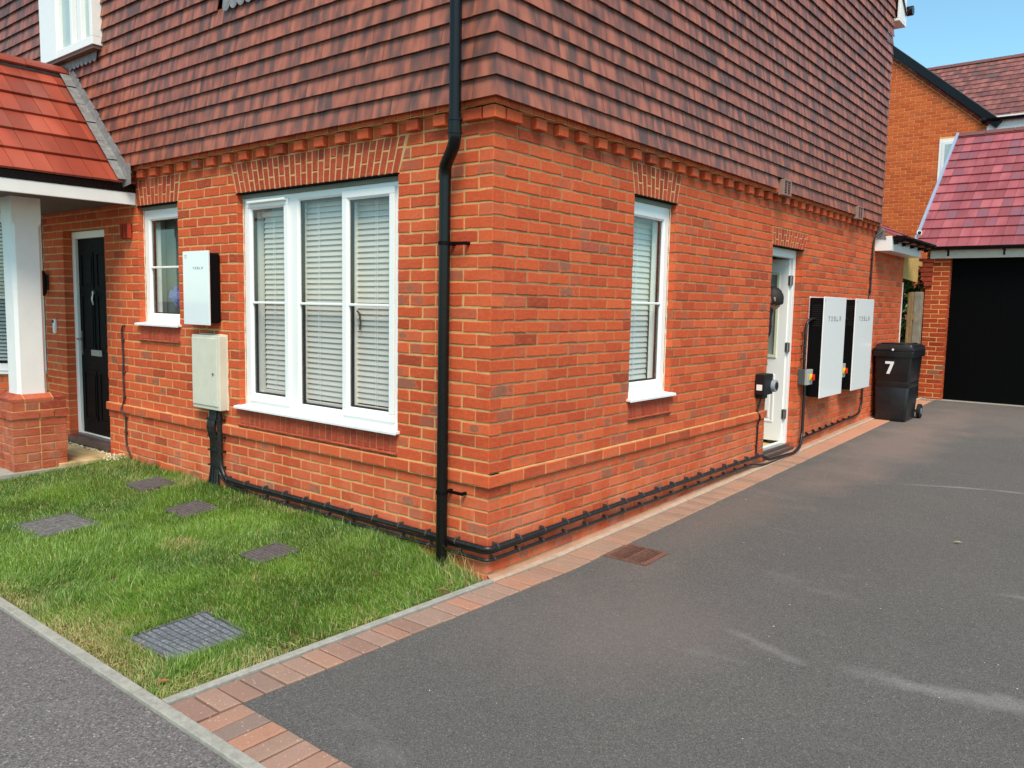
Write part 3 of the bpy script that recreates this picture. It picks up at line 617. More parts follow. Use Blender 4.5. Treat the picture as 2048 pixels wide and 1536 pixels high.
# ---------------------------------------------------------------- porch
porch=thing('porch','gabled porch with bright orange red roof tiles on a white column and brick pier','porch',(-5.3,-.6,0))
PA=math.atan2(1.10,1.15); PE=FR((-4.13,-1.28,2.51),(0,1,0),(-math.cos(PA),0,math.sin(PA)),(math.sin(PA),0,math.cos(PA)))
PW=FR((-6.47,-.0,2.51),(0,-1,0),(math.cos(PA),0,math.sin(PA)),(-math.sin(PA),0,math.cos(PA)))
PL=1.17/math.cos(PA)
mb=MB(); roof_slope(mb,PE,1.28,PL-.03,.272,.30,faux=True,thick=.02,proud=.024); roof_slope(mb,PW,1.28,PL-.03,.272,.30,faux=True,thick=.02,proud=.024); mb.build('roof_tiles',PORCHT,porch)
mb=MB(); zr=2.51+math.sin(PA)*PL
a=-1.3
while a<-.02:
    b=min(a+.42,-.0); ang=[math.pi*(.12+.76*k/8) for k in range(9)]
    A=[(-5.3+.125*math.cos(t_),a+.002,zr-.065+.12*math.sin(t_)+rr(-.001,.001)) for t_ in ang]; B=[(p[0],b-.002,p[2]-.004) for p in A]
    for k in range(8): mb.quad(A[k],A[k+1],B[k+1],B[k])
    A2=[(p[0]*1.0+(-5.3-p[0])*.14,p[1],p[2]-.014) for p in A]; B2=[(p[0]+(-5.3-p[0])*.14,p[1],p[2]-.014) for p in B]
    for k in range(8): mb.quad(A[k],A2[k],A2[k+1],A[k+1])
    mb.quad(A[0],B[0],B2[0],A2[0]); mb.quad(A[8],B[8],B2[8],A2[8]); a+=.42
mb.build('ridge_tiles',PORCHT,porch)
mb=MB()
for k in range(-1,9): mb.fbox(PE,-.02,1.26,PL-.10+.0,PL-.03,-.01,.03+.001*k) if k==0 else None
mb.build('ridge_mortar',simple('grey_mortar',(110,112,108),.9,.1,var=.3,vs=30,bump=.6,bs=80),porch)
# lead soakers and cover flashing against the tile hanging
mb=MB(); n=6; Ls=PL-.02
for k in range(n):
    v0=k*Ls/n-.01; v1=(k+1)*Ls/n+.02; e=.004*(k%2); 
    P=[PE(1.10,v0,.047+e),PE(1.185,v0,.052+e),PE(1.185,v1,.043+e),PE(1.105,v1,.039+e)]; q=.003
    mb.prism(P,[p+Vector((0,0,q)) for p in P])
    P=[PE(1.185,v0,.05+e),PE(1.195,v0+.0,.13+e),PE(1.195,v1,.12+e),PE(1.185,v1,.04+e)]; mb.prism(P,[p+Vector((0,-q,0)) for p in P])
mb.build('lead_flashing',LEAD,porch)
mb=MB(); P=[(-4.30,-.102,2.695),(-4.03,-.102,2.675),(-4.03,-.102,2.50),(-4.20,-.125,2.462),(-4.36,-.115,2.56)]
mb.prism(P,[(p[0],p[1]+.004,p[2]+.001) for p in P]); mb.build('lead_kicker',LEAD,porch)
mb=MB()
for x0,x1 in ((-4.18,-4.15),(-6.45,-6.42)): mb.box(x0,x1,-1.26,-.003,2.335,2.44)
mb.box(-6.42,-4.18,-1.26,-1.23,2.335,2.44); mb.build('fascia',WHITEP,porch,bevel=.003)
for x0 in (-4.17,-6.455): mb=MB(); mb.box(x0,x0+.025,-1.262,-.004,2.4405,2.505); mb.build('eaves_strip',BLACK,porch)
mb=MB(); mb.box(-6.42,-4.18,-1.23,-.004,2.36,2.375); mb.build('soffit',simple('dark_soffit',(92,86,78),.7,var=.1),porch)
mb=MB(); mb.prism([(-6.4,-1.2,2.45),(-4.2,-1.2,2.45),(-5.3,-1.2,zr-.05)],[(-6.4,-1.17,2.45),(-4.2,-1.17,2.45),(-5.3,-1.17,zr-.05)]); mb.build('gable_board',WHITEP,porch)
def column(cx_,cy_):
    mb=MB(); h=.118
    def ring(z,hw,ch): return [(cx_+x*hw+sx*0,cy_+y*hw,z) for x,y,sx in ((1-ch,-1,0),(1,-1+ch,0),(1,1-ch,0),(1-ch,1,0),(-1+ch,1,0),(-1,1-ch,0),(-1,-1+ch,0),(-1+ch,-1,0))]
    rings=[ring(.655,h,.18),ring(.70,h,.22),ring(2.12,h,.22),ring(2.15,h,.02),ring(2.40,h,.02)]
    v=[p for r in rings for p in r]; f=[]
    for i in range(len(rings)-1):
        for k in range(8): f.append((i*8+k,i*8+(k+1)%8,(i+1)*8+(k+1)%8,(i+1)*8+k))
    mb.add(v,f+[tuple(range(7,-1,-1)),tuple(range(32,40))]); return mb.build('column',WHITEP,porch,bevel=.002)
column(-4.785,-.705)
def pier(x0,y0):   # brick pier, x0,y0 = near corner (+x,-y)
    S=.44; mb=MB(); z0=-.12
    FX=FR((x0,y0,0),(0,1,0),(0,0,1),(1,0,0)); FY=FR((x0,y0,0),(-1,0,0),(0,0,1),(0,-1,0)); FX2=FR((x0-S,y0+S,0),(0,-1,0),(0,0,1),(-1,0,0)); FY2=FR((x0-S,y0+S,0),(1,0,0),(0,0,1),(0,1,0))
    for c in range(-2,8):
        zb,zt=c*.075+.005,c*.075+.07
        for F,par in ((FX,0),(FY,1),(FX2,0),(FY2,1)):
            d=.012 if c==6 else 0
            if (c+par)%2==0: P=[(0,.215),(.225,.3375)]
            else: P=[(.1025+.01,.3275),(.3375,.44)]
            if (c+par)%2==0: P=[(-d,.215),(.225,.335)]
            else: P=[(.1125,.44+d)] if False else [(.1125,.215),(.225,.44+d)]
            if (c+par)%2: P=[(.1125,.215+.0),(.225,.44+d)]
            for a,b in P: brick(mb,F,[(a,zb),(b,zb),(b,zt),(a,zt)],0,d,.1,.0018)
    mb.box(x0-S+.006,x0-.006,y0+.006,y0+S-.006,-.2,.60,1)
    # chamfered cap course
    for F in (FX,FY,FX2,FY2):
        for a,b in ((0.0,.1),(.108,.328),(.336,.44)):
            k=.0; P0=[F(a,.602,.0),F(b,.602,.0)]; P1=[F(a,.628,.0),F(b,.628,.0)]
            ia=max(a,.075) if a<.09 else a; ib=min(b,.365)
            P2=[F(ia,.668,-.075),F(ib,.668,-.075)]
            r4=R4(); mb.add([P0[0],P0[1],P1[1],P1[0],P2[1],P2[0]],[(0,1,2,3),(3,2,4,5)],0,r4,[(0,0),(.1,0),(.1,.03),(0,.03),(.1,.06),(0,.06)])
    mb.box(x0-S+.004,x0-.004,y0+.004,y0+S-.004,.60,.6265,1); 
    q=.07; mb.prism([(x0-.003,y0+.003,.6265),(x0-.003,y0+S-.003,.6265),(x0-S+.003,y0+S-.003,.6265),(x0-S+.003,y0+.003,.6265)],[(x0-q-.004,y0+q+.004,.6645),(x0-q-.004,y0+S-q-.004,.6645),(x0-S+q+.004,y0+S-q-.004,.6645),(x0-S+q+.004,y0+q+.004,.6645)],1)
    return mb.build('brick_pier',[PIERB,MORTAR_L],porch)
pier(-4.60,-.905)

# ---------------------------------------------------------------- ground
def soil(x,y):
    s_=min(max((y+1.95)/1.95,0),1); return -.115+.09*s_*min(1,max(-x,0)/.8)+.01*min(-x,6)*s_
def XO(y): return .208+.03*(min(max(y,-1.97),.5)+1.75) if y<.5 else .275     # outer edge of the paver strip
def grid(name,xs,ys,zf,mat,label=None):
    mb=MB(); nx,ny=len(xs),len(ys); V=[(x(y) if callable(x) else x,y,0) for y in ys for x in xs]; V=[(a,b,zf(a,b)) for a,b,_ in V]
    F_=[(j*nx+i,j*nx+i+1,(j+1)*nx+i+1,(j+1)*nx+i) for j in range(ny-1) for i in range(nx-1)]
    mb.add(V,F_); o=mb.build(name,mat,smooth=True); return o
gm=simple('far_ground',(92,92,88),.95,.1,var=.15,vs=.5)
mb=MB(); mb.quad((-400,-400,-.45),(400,-400,-.45),(400,400,-.45),(-400,400,-.45)); struct(mb.build('ground',gm))
def asphalt(name,base,light,tint=None,marks=(),scale=230.):
    m=M(name); p=m.obj()
    vor=m.n('TexVoronoi',{'Vector':p,'Scale':scale,'Randomness':1.}); cs=m.n('SeparateColor',{0:vor.outputs['Color']}); v2=m.n('TexVoronoi',{'Vector':p,'Scale':scale*2.3}); c2=m.n('SeparateColor',{0:v2.outputs['Color']})
    fine=m.noise(p,scale*2.6,3,.8)
    g=m.ramp(cs.outputs[0],[(0,.62),(.4,.88),(.8,1.08),(.95,1.18),(.993,1.8)])
    g2=m.ramp(c2.outputs[1],[(0,.72),(.6,1.),(.95,1.35)])
    col=m.mix(1,lin(*base),g,'MULTIPLY'); col=m.mix(1,col,g2,'MULTIPLY'); col=m.mix(.7,col,m.ramp(fine,[(.3,.62),(.62,1.2)]),'MULTIPLY')
    big=m.noise(p,.8,6,.6); col=m.mix(m.map(big,.35,.7,0,.5),col,m.mix(1,col,(1.28,1.25,1.2,1),'MULTIPLY'))
    st=m.noise(m.scale(p,(.9,2.4,1)),1.1,7,.65,.6); col=m.mix(m.map(st,.58,.85,0,.3),col,lin(*light))
    dk=m.noise(p,3.1,5,.6); col=m.mix(m.map(dk,.55,.75,0,.28),col,m.mix(1,col,(.72,.72,.74,1),'MULTIPLY'))
    sx=m.n('SeparateXYZ',{0:p})
    if tint:     # brick dust washed over from the wall side
        for (cx_,cy_,rx,ry,amt,cc) in tint:
            q=m.vm('MULTIPLY',m.vm('SUBTRACT',p,(cx_,cy_,0)),(1/rx,1/ry,0)); d=m.math('ADD',m.vm('LENGTH',q),m.map(m.noise(p,1.7,5,.6),.3,.7,-.35,.35))
            col=m.mix(m.math('MULTIPLY',m.map(d,1.1,.25),amt),col,lin(*cc))
    for (a,b,wd,amt,bow) in marks:   # dusty tyre scuffs: distance to a bowed segment
        ax,ay=a; bx,by=b; L=math.hypot(bx-ax,by-ay); ux,uy=(bx-ax)/L,(by-ay)/L
        dx=m.math('SUBTRACT',sx.outputs[0],ax); dy=m.math('SUBTRACT',sx.outputs[1],ay)
        al=m.math('DIVIDE',m.math('ADD',m.math('MULTIPLY',dx,ux),m.math('MULTIPLY',dy,uy)),L); ac=m.math('SUBTRACT',m.math('MULTIPLY',dy,ux),m.math('MULTIPLY',dx,uy))
        par=m.math('MULTIPLY',m.math('MULTIPLY',al,m.math('SUBTRACT',1.,al)),4*bow); e=m.math('ABSOLUTE',m.math('SUBTRACT',ac,par))
        e=m.math('ADD',e,m.map(m.noise(p,6,5,.7),.3,.7,-wd*.5,wd*.5)); inside=m.math('MULTIPLY',m.map(al,0,.25),m.map(al,1,.85))
        k=m.math('MULTIPLY',m.math('MULTIPLY',m.map(e,wd,wd*.2),inside),m.map(m.noise(p,scale*.5,3,.7),.35,.65,amt*.35,amt)); col=m.mix(k,col,lin(*light))
    h=m.math('ADD',vor.outputs['Distance'],m.math('MULTIPLY',fine,.5))
    m.set(col=col,rough=.92,spec=.25,nrm=m.bump(h,.7,.004)); return m.m
DRIVE=asphalt('driveway_asphalt',(99,96,92),(160,157,152),tint=[(.95,-.05,.75,.9,.2,(150,128,118)),(.75,6.5,.55,3.2,.35,(160,132,118)),(1.6,9.0,2.5,2.0,.25,(150,130,120)),(.5,2.6,.35,2.0,.2,(142,120,108))],
  marks=[((1.22,4.2),(2.6,4.6),.03,.7,.10),((1.35,.30),(1.85,.12),.05,.35,.0),((1.9,.2),(3.1,.5),.09,.5,-.05),((2.3,1.7),(3.2,2.0),.03,.45,0)])
ys=[-9,-7,-5,-4,-3,-2.4,-2.0,-1.764]
zd=lambda x,y: GZ(y)-.006
driveway=grid('driveway',[lambda y:XO(y),.6,1.2,2.5,5,9],[-1.764+.1*k for k in range(0,24)]+[.7+.4*k for k in range(0,27)],zd,DRIVE); struct(driveway)
PAVE=asphalt('footway_asphalt',(113,107,104),(162,156,150),scale=125.)
pav=grid('pavement',[-12,-6,-3,0,3,6,12],[-9,-6,-4,-3,-2.022],lambda x,y:-.112,PAVE); struct(pav)
# pavers
def paver_mat(name,light=1.):
    m=M(name); at=m.n('Attribute',attribute_name='rnd'); sp=m.n('SeparateColor',{0:at.outputs['Color']}); p=m.obj()
    col=m.ramp(sp.outputs[0],[(0,lin(142,112,98)),(.3,lin(168,132,114)),(.6,lin(156,130,114)),(.85,lin(178,130,106)),(1,lin(136,118,108))])
    col=m.mix(.8,col,m.ramp(m.noise(p,260,3,.8),[(.3,.68),(.62,1.12)]),'MULTIPLY'); col=m.mix(m.map(m.noise(p,5,6,.7),.5,.75,0,.4),col,lin(120,98,84))
    v=m.n('TexVoronoi',{'Vector':p,'Scale':75.}); cs=m.n('SeparateColor',{0:v.outputs['Color']})
    fl=m.math('MULTIPLY',m.math('GREATER_THAN',cs.outputs[0],.86),m.map(v.outputs['Distance'],.35,.2)); col=m.mix(m.math('MULTIPLY',fl,.65),col,lin(206,176,156))
    sx=m.n('SeparateXYZ',{0:p}); far=m.map(sx.outputs[1],4.2,6.5,0,.75); col=m.mix(far,col,lin(206,140,110))
    mid=m.math('MULTIPLY',m.map(sx.outputs[1],-.3,.4),.35); col=m.mix(m.math('MULTIPLY',mid,m.map(m.noise(p,2,3),.3,.7,.3,1)),col,lin(176,142,112))
    m.set(col=col,rough=.9,spec=.2,nrm=m.bump(m.noise(p,180,4,.7),.6,.003)); return m.m
PAVER=paver_mat('block_paver')
mb=MB(); mj=MB()
def paver(a,b,c,d,z):   # four corners in plan, slightly bevelled block
    cx_=sum(p[0] for p in (a,b,c,d))/4; cy_=sum(p[1] for p in (a,b,c,d))/4; j=lambda p,k:(p[0]+(cx_-p[0])/math.hypot(cx_-p[0],cy_-p[1])*k+rr(-.001,.001),p[1]+(cy_-p[1])/math.hypot(cx_-p[0],cy_-p[1])*k+rr(-.001,.001))
    h=rr(-.0015,.002); tx,ty=rr(-.01,.01),rr(-.01,.01); zf=lambda q:z(q[1])+h+tx*(q[0]-cx_)+ty*(q[1]-cy_)
    def ins(k):
        L1=math.hypot(b[0]-a[0],b[1]-a[1]); L2=math.hypot(d[0]-a[0],d[1]-a[1]); u,v=k/L1,k/L2; R_j=lambda:rr(-.0012,.0012)
        P=lambda s_,t_:((a[0]*(1-s_)+b[0]*s_)*(1-t_)+(d[0]*(1-s_)+c[0]*s_)*t_+R_j(),(a[1]*(1-s_)+b[1]*s_)*(1-t_)+(d[1]*(1-s_)+c[1]*s_)*t_+R_j())
        return [P(u,v),P(1-u,v),P(1-u,1-v),P(u,1-v)]
    o=ins(.0045); i_=ins(.0105)
    V=[(q[0],q[1],zf(q)-.05) for q in o]+[(q[0],q[1],zf(q)-.005) for q in o]+[(q[0],q[1],zf(q)) for q in i_]
    mb.add(V,[(8,9,10,11)]+[(k,(k+1)%4,4+(k+1)%4,4+k) for k in range(4)]+[(4+k,4+(k+1)%4,8+(k+1)%4,8+k) for k in range(4)],0,R4())
zp=lambda y:GZ(y)+.002
y=-1.962
while y<10.5:
    y1=y+.103; sk=.0
    if not(.83<y+.05<1.17) : paver((XO(y)-.2,y),(XO(y),y),(XO(y1),y1),(XO(y1)-.2,y1),zp)
    else: paver((XO(y)-.2,y),(.265,y),(.265,y1),(XO(y1)-.2,y1),zp)
    y=y1
x=.212
while x<4.5: paver((x,-1.964),(x+.103,-1.964),(x+.103,-1.76),(x,-1.76),zp); x+=.103
mb.build('block_paving',PAVER); struct(bpy.data.objects['block_paving'])
jm=simple('joint_sand',(26,22,18),.95,.1,var=.3,vs=40)
o=grid('paving_bed',[lambda y:XO(y)-.21,lambda y:XO(y)+.03],[-1.97,-1.76]+[-1.7+.3*k for k in range(41)],lambda x,y:GZ(y)-.02,jm); struct(o)
mb=MB(); mb.box(-.03,4.6,-1.97,-1.75,-.3,-.125); struct(mb.build('paving_bed_front',jm))
# concrete edging and mortar haunch at the wall foot
mb=MB(); x=-13.
while x<9: mb.box(x,x+.912,-2.02,-1.968,-.3,-.094); x+=.915
struct(mb.build('footway_edging',CONC,bevel=.004))
mb=MB(); y=-1.966
while y<-.1:
    y1=min(y+.7,0.0); a=XO(y)-.2-.05; b=XO(y1)-.2-.05
    mb.prism([(a,y+.001,-.3),(a+.045,y+.001,-.3),(b+.045,y1-.001,-.3),(b,y1-.001,-.3)],[(a,y+.001,-.095),(a+.045,y+.001,-.095),(b+.045,y1-.001,-.095),(b,y1-.001,-.095)]); y=y1
struct(mb.build('driveway_edging',CONC,bevel=.004))
EDG=simple('dusty_edging',(190,168,146),.9,.2,var=.12,vs=9,bump=.7,bs=160,dirt=(160,118,96),dirt_amt=.6)
mb=MB(); y=0.001
while y<10.4:
    y1=y+.72; a=XO(y)-.248; b=XO(y1)-.248; q=(y+y1)/2
    mb.prism([(a,y,-.3),(a+.045,y,-.3),(b+.045,y1-.003,-.3),(b,y1-.003,-.3)],[(a,y,GZ(y)+.008),(a+.045,y,GZ(y)+.008),(b+.045,y1-.003,GZ(y1)+.008),(b,y1-.003,GZ(y1)+.008)]); y=y1
struct(mb.build('wall_side_edging',EDG,bevel=.004))
HAU=simple('pink_mortar_haunch',(172,132,106),.9,.2,var=.12,vs=7,bump=.6,bs=120,dirt=(150,116,94),dirt_amt=.5)
mb=MB(); ys=[-.0+.1*k for k in range(105)]
V=[];
for y in ys: V+=[(-.01,y,GZ(y)+.028+rr(-.004,.004)),(.006,y,GZ(y)+.022+rr(-.004,.004)),(.022+rr(-.004,.004),y,GZ(y)+.012),(.034+rr(-.003,.003),y,GZ(y)+.004)]
mb.add(V,[(i*4+k,i*4+k+1,i*4+k+5,i*4+k+4) for i in range(len(ys)-1) for k in range(3)]); struct(mb.build('mortar_haunch',HAU,smooth=True))

# ---------------------------------------------------------------- lawn
COV=[  # corners in plan, z handled by the soil
 [(-.74,-1.80),(-.345,-1.76),(-.325,-1.37),(-.73,-1.365)],
 [(-3.12,-1.45),(-2.69,-1.44),(-2.63,-1.05),(-3.08,-1.06)],
 [(-3.53,-.46),(-3.20,-.48),(-3.23,-.185),(-3.53,-.17)],
 [(-2.60,-.625),(-2.27,-.645),(-2.30,-.35),(-2.61,-.335)],
 [(-1.32,-.81),(-1.08,-.82),(-1.07,-.54),(-1.32,-.53)]]
def inpoly(P,x,y,mrg=0):
    x0=min(p[0] for p in P)-mrg; x1=max(p[0] for p in P)+mrg; y0=min(p[1] for p in P)-mrg; y1=max(p[1] for p in P)+mrg
    return (x>x0)&(x<x1)&(y>y0)&(y<y1)
LX0,LX1=-9.0,-.045
o=grid('lawn_soil',[LX0+(LX1-LX0)*k/60 for k in range(60)]+[lambda y:LX1+.004+.029*(y+1.97)],[-1.967+1.97*k/20 for k in range(21)],lambda x,y:soil(x,y)-.004,simple('soil_thatch',(96,88,52),.95,.1,var=.3,vs=14,bump=.8,bs=90,dirt=(58,66,26),dirt_amt=.8)); struct(o)
def vnoise(x,y,s,seed):
    xi=np.floor(x*s).astype(int); yi=np.floor(y*s).astype(int); fx=x*s-xi; fy=y*s-yi; fx=fx*fx*(3-2*fx); fy=fy*fy*(3-2*fy)
    h=lambda a,b:((np.sin(a*127.1+b*311.7+seed*74.7)*43758.5453)%1)
    return (h(xi,yi)*(1-fx)+h(xi+1,yi)*fx)*(1-fy)+(h(xi,yi+1)*(1-fx)+h(xi+1,yi+1)*fx)*fy
def grass():
    N=300000
    # denser near the camera
    x=RS.uniform(-6.6,LX1,N); y=RS.uniform(-1.965,-.004,N); keep=RS.rand(N)<np.clip(1.15-.13*np.hypot(x-2.98,y+3.5)+.35,.35,1); 
    slab_=(x<-4.52)&(y>-.56-.0*x)|((x<-4.56)&(x>-5.1)&(y>-.93)); keep&=~slab_
    keep&=~((x<-4.56)&(y>-.52)); 
    for P in COV: keep&=~(inpoly(P,x,y,-.008-.03*vnoise(x,y,17,6)))
    keep&=~((x>-.6)&(y>-.012)); 
    gap=vnoise(x,y,9,3)*.6+vnoise(x,y,23,5)*.4; keep&=gap>.16
    x,y=x[keep],y[keep]; n=len(x)
    nb=vnoise(x,y,1.3,1)*.5+vnoise(x,y,3.1,2)*.3+vnoise(x,y,8,4)*.2
    edge=np.clip(1-(y+1.97)/.34,0,1)*.9; edge2=np.clip(1-(-.045-x)/.34,0,1)*.85; dryb=np.maximum(edge,edge2)
    dry=np.clip(dryb*(.35+nb*1.1)+(nb-.62)*1.6,0,1); dry=np.maximum(dry,np.clip((vnoise(x,y,2.2,9)-.72)*3,0,.8))
    lush=vnoise(x,y,2.4,7)
    h=RS.uniform(.022,.05,n)*(.75+.6*lush)*(1-.45*dry)
    tall=(RS.rand(n)<.02); h[tall]*=1.5
    nw=(x>-.62)&(x<-.05)&(y>-.45); h[nw]*=1.35
    for P in COV[:1]:
        e=inpoly(P,x,y,.10)&(y<-1.72); h[e]*=1.45
    nearw=(y>-.12); h[nearw]*=1.35
    tuft=(np.hypot(x+.22,y+.10)<.13)&(RS.rand(n)<.10); h[tuft]*=2.6
    clump=vnoise(x,y,6.5,21)>.72; h[clump]*=1.35
    wd=RS.uniform(.0008,.0019,n); az=RS.uniform(0,2*np.pi,n); lean=RS.uniform(.2,1.15,n); la=az+np.pi/2+RS.uniform(-.5,.5,n)
    flow=vnoise(x,y,1.7,11)*6.28; la=np.where(RS.rand(n)<.45,flow,la)
    x=x+.029*(y+1.97)*np.exp(np.clip(x,-9,0)*4)
    s_=np.clip((y+1.95)/1.95,0,1); z=-.115+.09*s_*np.minimum(1,-x/.8)+.01*np.minimum(-x,6)*s_-.004
    cx_,sx_=np.cos(az)*wd,np.sin(az)*wd; lx,ly=np.cos(la),np.sin(la)
    V=np.zeros((n,5,3),np.float32)
    h1=h*.5; o1=h*.18*lean; h2=h*np.clip(1-.28*lean,.45,1); o2=h*.75*lean
    V[:,0]=np.stack([x-cx_,y-sx_,z],1); V[:,1]=np.stack([x+cx_,y+sx_,z],1)
    V[:,2]=np.stack([x+cx_*.85+lx*o1,y+sx_*.85+ly*o1,z+h1],1); V[:,3]=np.stack([x-cx_*.85+lx*o1,y-sx_*.85+ly*o1,z+h1],1)
    V[:,4]=np.stack([x+lx*o2,y+ly*o2,z+h2],1)
    me=bpy.data.meshes.new('grass'); me.vertices.add(n*5); me.vertices.foreach_set('co',V.ravel())
    base=np.arange(n)*5; q=np.stack([base,base+1,base+2,base+3],1); t=np.stack([base+3,base+2,base+4],1)
    loops=np.concatenate([q,t],1).ravel(); me.loops.add(len(loops)); me.loops.foreach_set('vertex_index',loops)
    me.polygons.add(2*n); ls=np.stack([np.arange(n)*7,np.arange(n)*7+4],1).ravel(); me.polygons.foreach_set('loop_start',ls); me.polygons.foreach_set('loop_total',np.tile([4,3],n))
    g1=np.array(lin(56,96,24)[:3]); g2=np.array(lin(136,172,54)[:3]); g3=np.array(lin(176,198,112)[:3]); st=np.array(lin(214,200,146)[:3]); st2=np.array(lin(168,150,90)[:3])
    k=np.clip((vnoise(x,y,4.2,31)*.6+lush*.5-.15)*.8+RS.rand(n)*.55-.12,0,1)[:,None]; col=g1*(1-k)+g2*k; kk=(RS.rand(n)<.15)[:,None]; col=np.where(kk,g3,col)
    isd=(RS.rand(n)<dry*.85+.02)[:,None]; sm=RS.rand(n)[:,None]; col=np.where(isd,st*sm+st2*(1-sm),col)
    a=me.attributes.new('rnd','FLOAT_COLOR','FACE'); cc=np.ones((n,2,4),np.float32); cc[:,:,:3]=col[:,None,:]; a.data.foreach_set('color',cc.ravel())
    m=M('grass_blade'); at=m.n('Attribute',attribute_name='rnd'); d=m.n('BsdfDiffuse',{'Color':at.outputs['Color'],'Roughness':.5}); tr=m.n('BsdfTranslucent',{'Color':m.mix(1,at.outputs['Color'],(1.2,1.35,.7,1),'MULTIPLY')}); gl=m.n('BsdfGlossy',{'Color':(1,1,1,1),'Roughness':.45})
    x1=m.n('MixShader',{0:.32,1:d.outputs[0],2:tr.outputs[0]}); x2=m.n('MixShader',{0:.035,1:x1.outputs[0],2:gl.outputs[0]}); m.t.links.new(x2.outputs[0],m.out.inputs[0]); m.t.nodes.remove(m.b)
    me.materials.append(m.m); me.update(); me.validate(); o=bpy.data.objects.new('grass',me); C.objects.link(o); tag(o,'short green lawn grass with straw coloured dry edges','grass'); o['kind']='stuff'
grass()
# covers in the lawn
def cover_mat(name,a,b): return simple(name,a,.6,.5,var=.22,vs=18,bump=.5,bs=70,dirt=b,dirt_amt=.6)
CMET=cover_mat('worn_cover_plate',(92,90,86),(152,150,144)); CMES=cover_mat('brown_mesh_cover',(84,76,76),(120,110,104))
CBED=simple('cover_bed',(74,76,78),.7,.3,var=.25,vs=20); CSET=cover_mat('cover_sett',(94,97,100),(160,164,164))
CDRK=simple('cover_recess',(34,30,28),.8,.2); CRIB=cover_mat('cover_rib',(104,94,92),(136,126,118))
CLAB=['large patterned metal cover at the front corner of the lawn','long smooth dark cover on the lawn towards the porch','small gridded brown cover nearest the porch paving','small gridded brown cover in front of the cable bundle','small gridded brown cover under the wide front window']
for i,P in enumerate(COV):
    cx_=sum(p[0] for p in P)/4; cy_=sum(p[1] for p in P)/4; z=soil(cx_,cy_)+.014
    t=thing('inspection_cover',CLAB[i],'manhole cover',(cx_,cy_,z-.02),'inspection covers set in the lawn'); mt=CMET if i<2 else CMES
    sx_=(soil(cx_+.2,cy_)-soil(cx_-.2,cy_))/.4; sy_=(soil(cx_,cy_+.2)-soil(cx_,cy_-.2))/.4; zz=lambda x,y,h:z+h+sx_*(x-cx_)+sy_*(y-cy_)
    bil=lambda u,v:((P[0][0]*(1-u)+P[1][0]*u)*(1-v)+(P[3][0]*(1-u)+P[2][0]*u)*v,(P[0][1]*(1-u)+P[1][1]*u)*(1-v)+(P[3][1]*(1-u)+P[2][1]*u)*v)
    def cell(mb,u0,u1,v0,v1,h0,h1,b=.0,rnd=(.5,.5,.5,.5)):
        A=[bil(u0,v0),bil(u1,v0),bil(u1,v1),bil(u0,v1)]; B=[bil(u0+b,v0+b),bil(u1-b,v0+b),bil(u1-b,v1-b),bil(u0+b,v1-b)]
        mb.prism([(p[0],p[1],zz(p[0],p[1],h0)) for p in A],[(p[0],p[1],zz(p[0],p[1],h1)) for p in B],0,rnd)
    mb=MB(); e=.035
    for q in ((0,1,0,e),(0,1,1-e,1),(0,e,e,1-e),(1-e,1,e,1-e)): cell(mb,*q,-.03,.001)
    mb.build('frame',mt,t)
    mb=MB(); cell(mb,e+.008,1-e-.008,e+.008,1-e-.008,-.03,-.003)
    if i>1 or i==0: mb.build('plate',CDRK if i else CBED,t); mb=MB()
    if i==0:
        n=11
        for a in range(n):
            for b in range(n):
                u=e+.012+(1-2*e-.024)*a/n; v=e+.012+(1-2*e-.024)*b/n; s=(1-2*e-.024)/n; r=.007; ring=min(a,b,n-1-a,n-1-b)<2
                cell(mb,u+.006+rr(0,.006),u+s-.006,v+(.006 if not ring else .012),v+s-.006-rr(0,.006),-.0031,.0028 if ring else rr(.0004,.002),.014)
    elif i==1:
        for a in range(7): cell(mb,.07+a*.125,.07+a*.125+.11,.06,.94,-.0031,.0005,.004)
    else:
        n=9
        for a in range(n+1): u=e+.01+(1-2*e-.03)*a/n; cell(mb,u,u+.018,e+.01,1-e-.01,-.0031,.006,.003)
        for a in range(n+1): u=e+.01+(1-2*e-.03)*a/n; cell(mb,e+.01,1-e-.01,u,u+.018,-.0031,.0055,.003)
    mb.build('plate' if i==1 else 'raised_setts' if i==0 else 'grid_ribs',mt if i==1 else CSET if i==0 else CRIB,t)
# porch slab and stones
SAND=M('sandstone_paving'); p=SAND.obj(); c=SAND.ramp(SAND.noise(SAND.scale(p,(1.2,4,1)),2.2,5,.6,.8),[(.3,lin(150,132,96)),(.5,lin(184,164,118)),(.7,lin(204,184,140))]); SAND.set(col=c,rough=.75,spec=.3,nrm=SAND.bump(SAND.noise(p,20,5),.3,.005)); SAND=SAND.m
mb=MB()
for x0,x1,y0,y1 in ((-5.15,-4.56,-.545,-.07),(-5.76,-5.16,-.545,-.07),(-6.4,-5.77,-.545,-.07),(-5.76,-5.16,-1.2,-.55),(-6.4,-5.77,-1.2,-.55)): mb.box(x0,x1,y0,y1,-.03,.028+rr(-.001,.001))
struct(mb.build('porch_paving',SAND,bevel=.006))
mb=MB(); mb.box(-7.2,-4.555,-1.25,-.0,-.16,-.005); struct(mb.build('paving_base',CONC))
mb=MB(); GRV=simple('cream_gravel',(222,208,172),.7,.3,var=.3,vs=60)
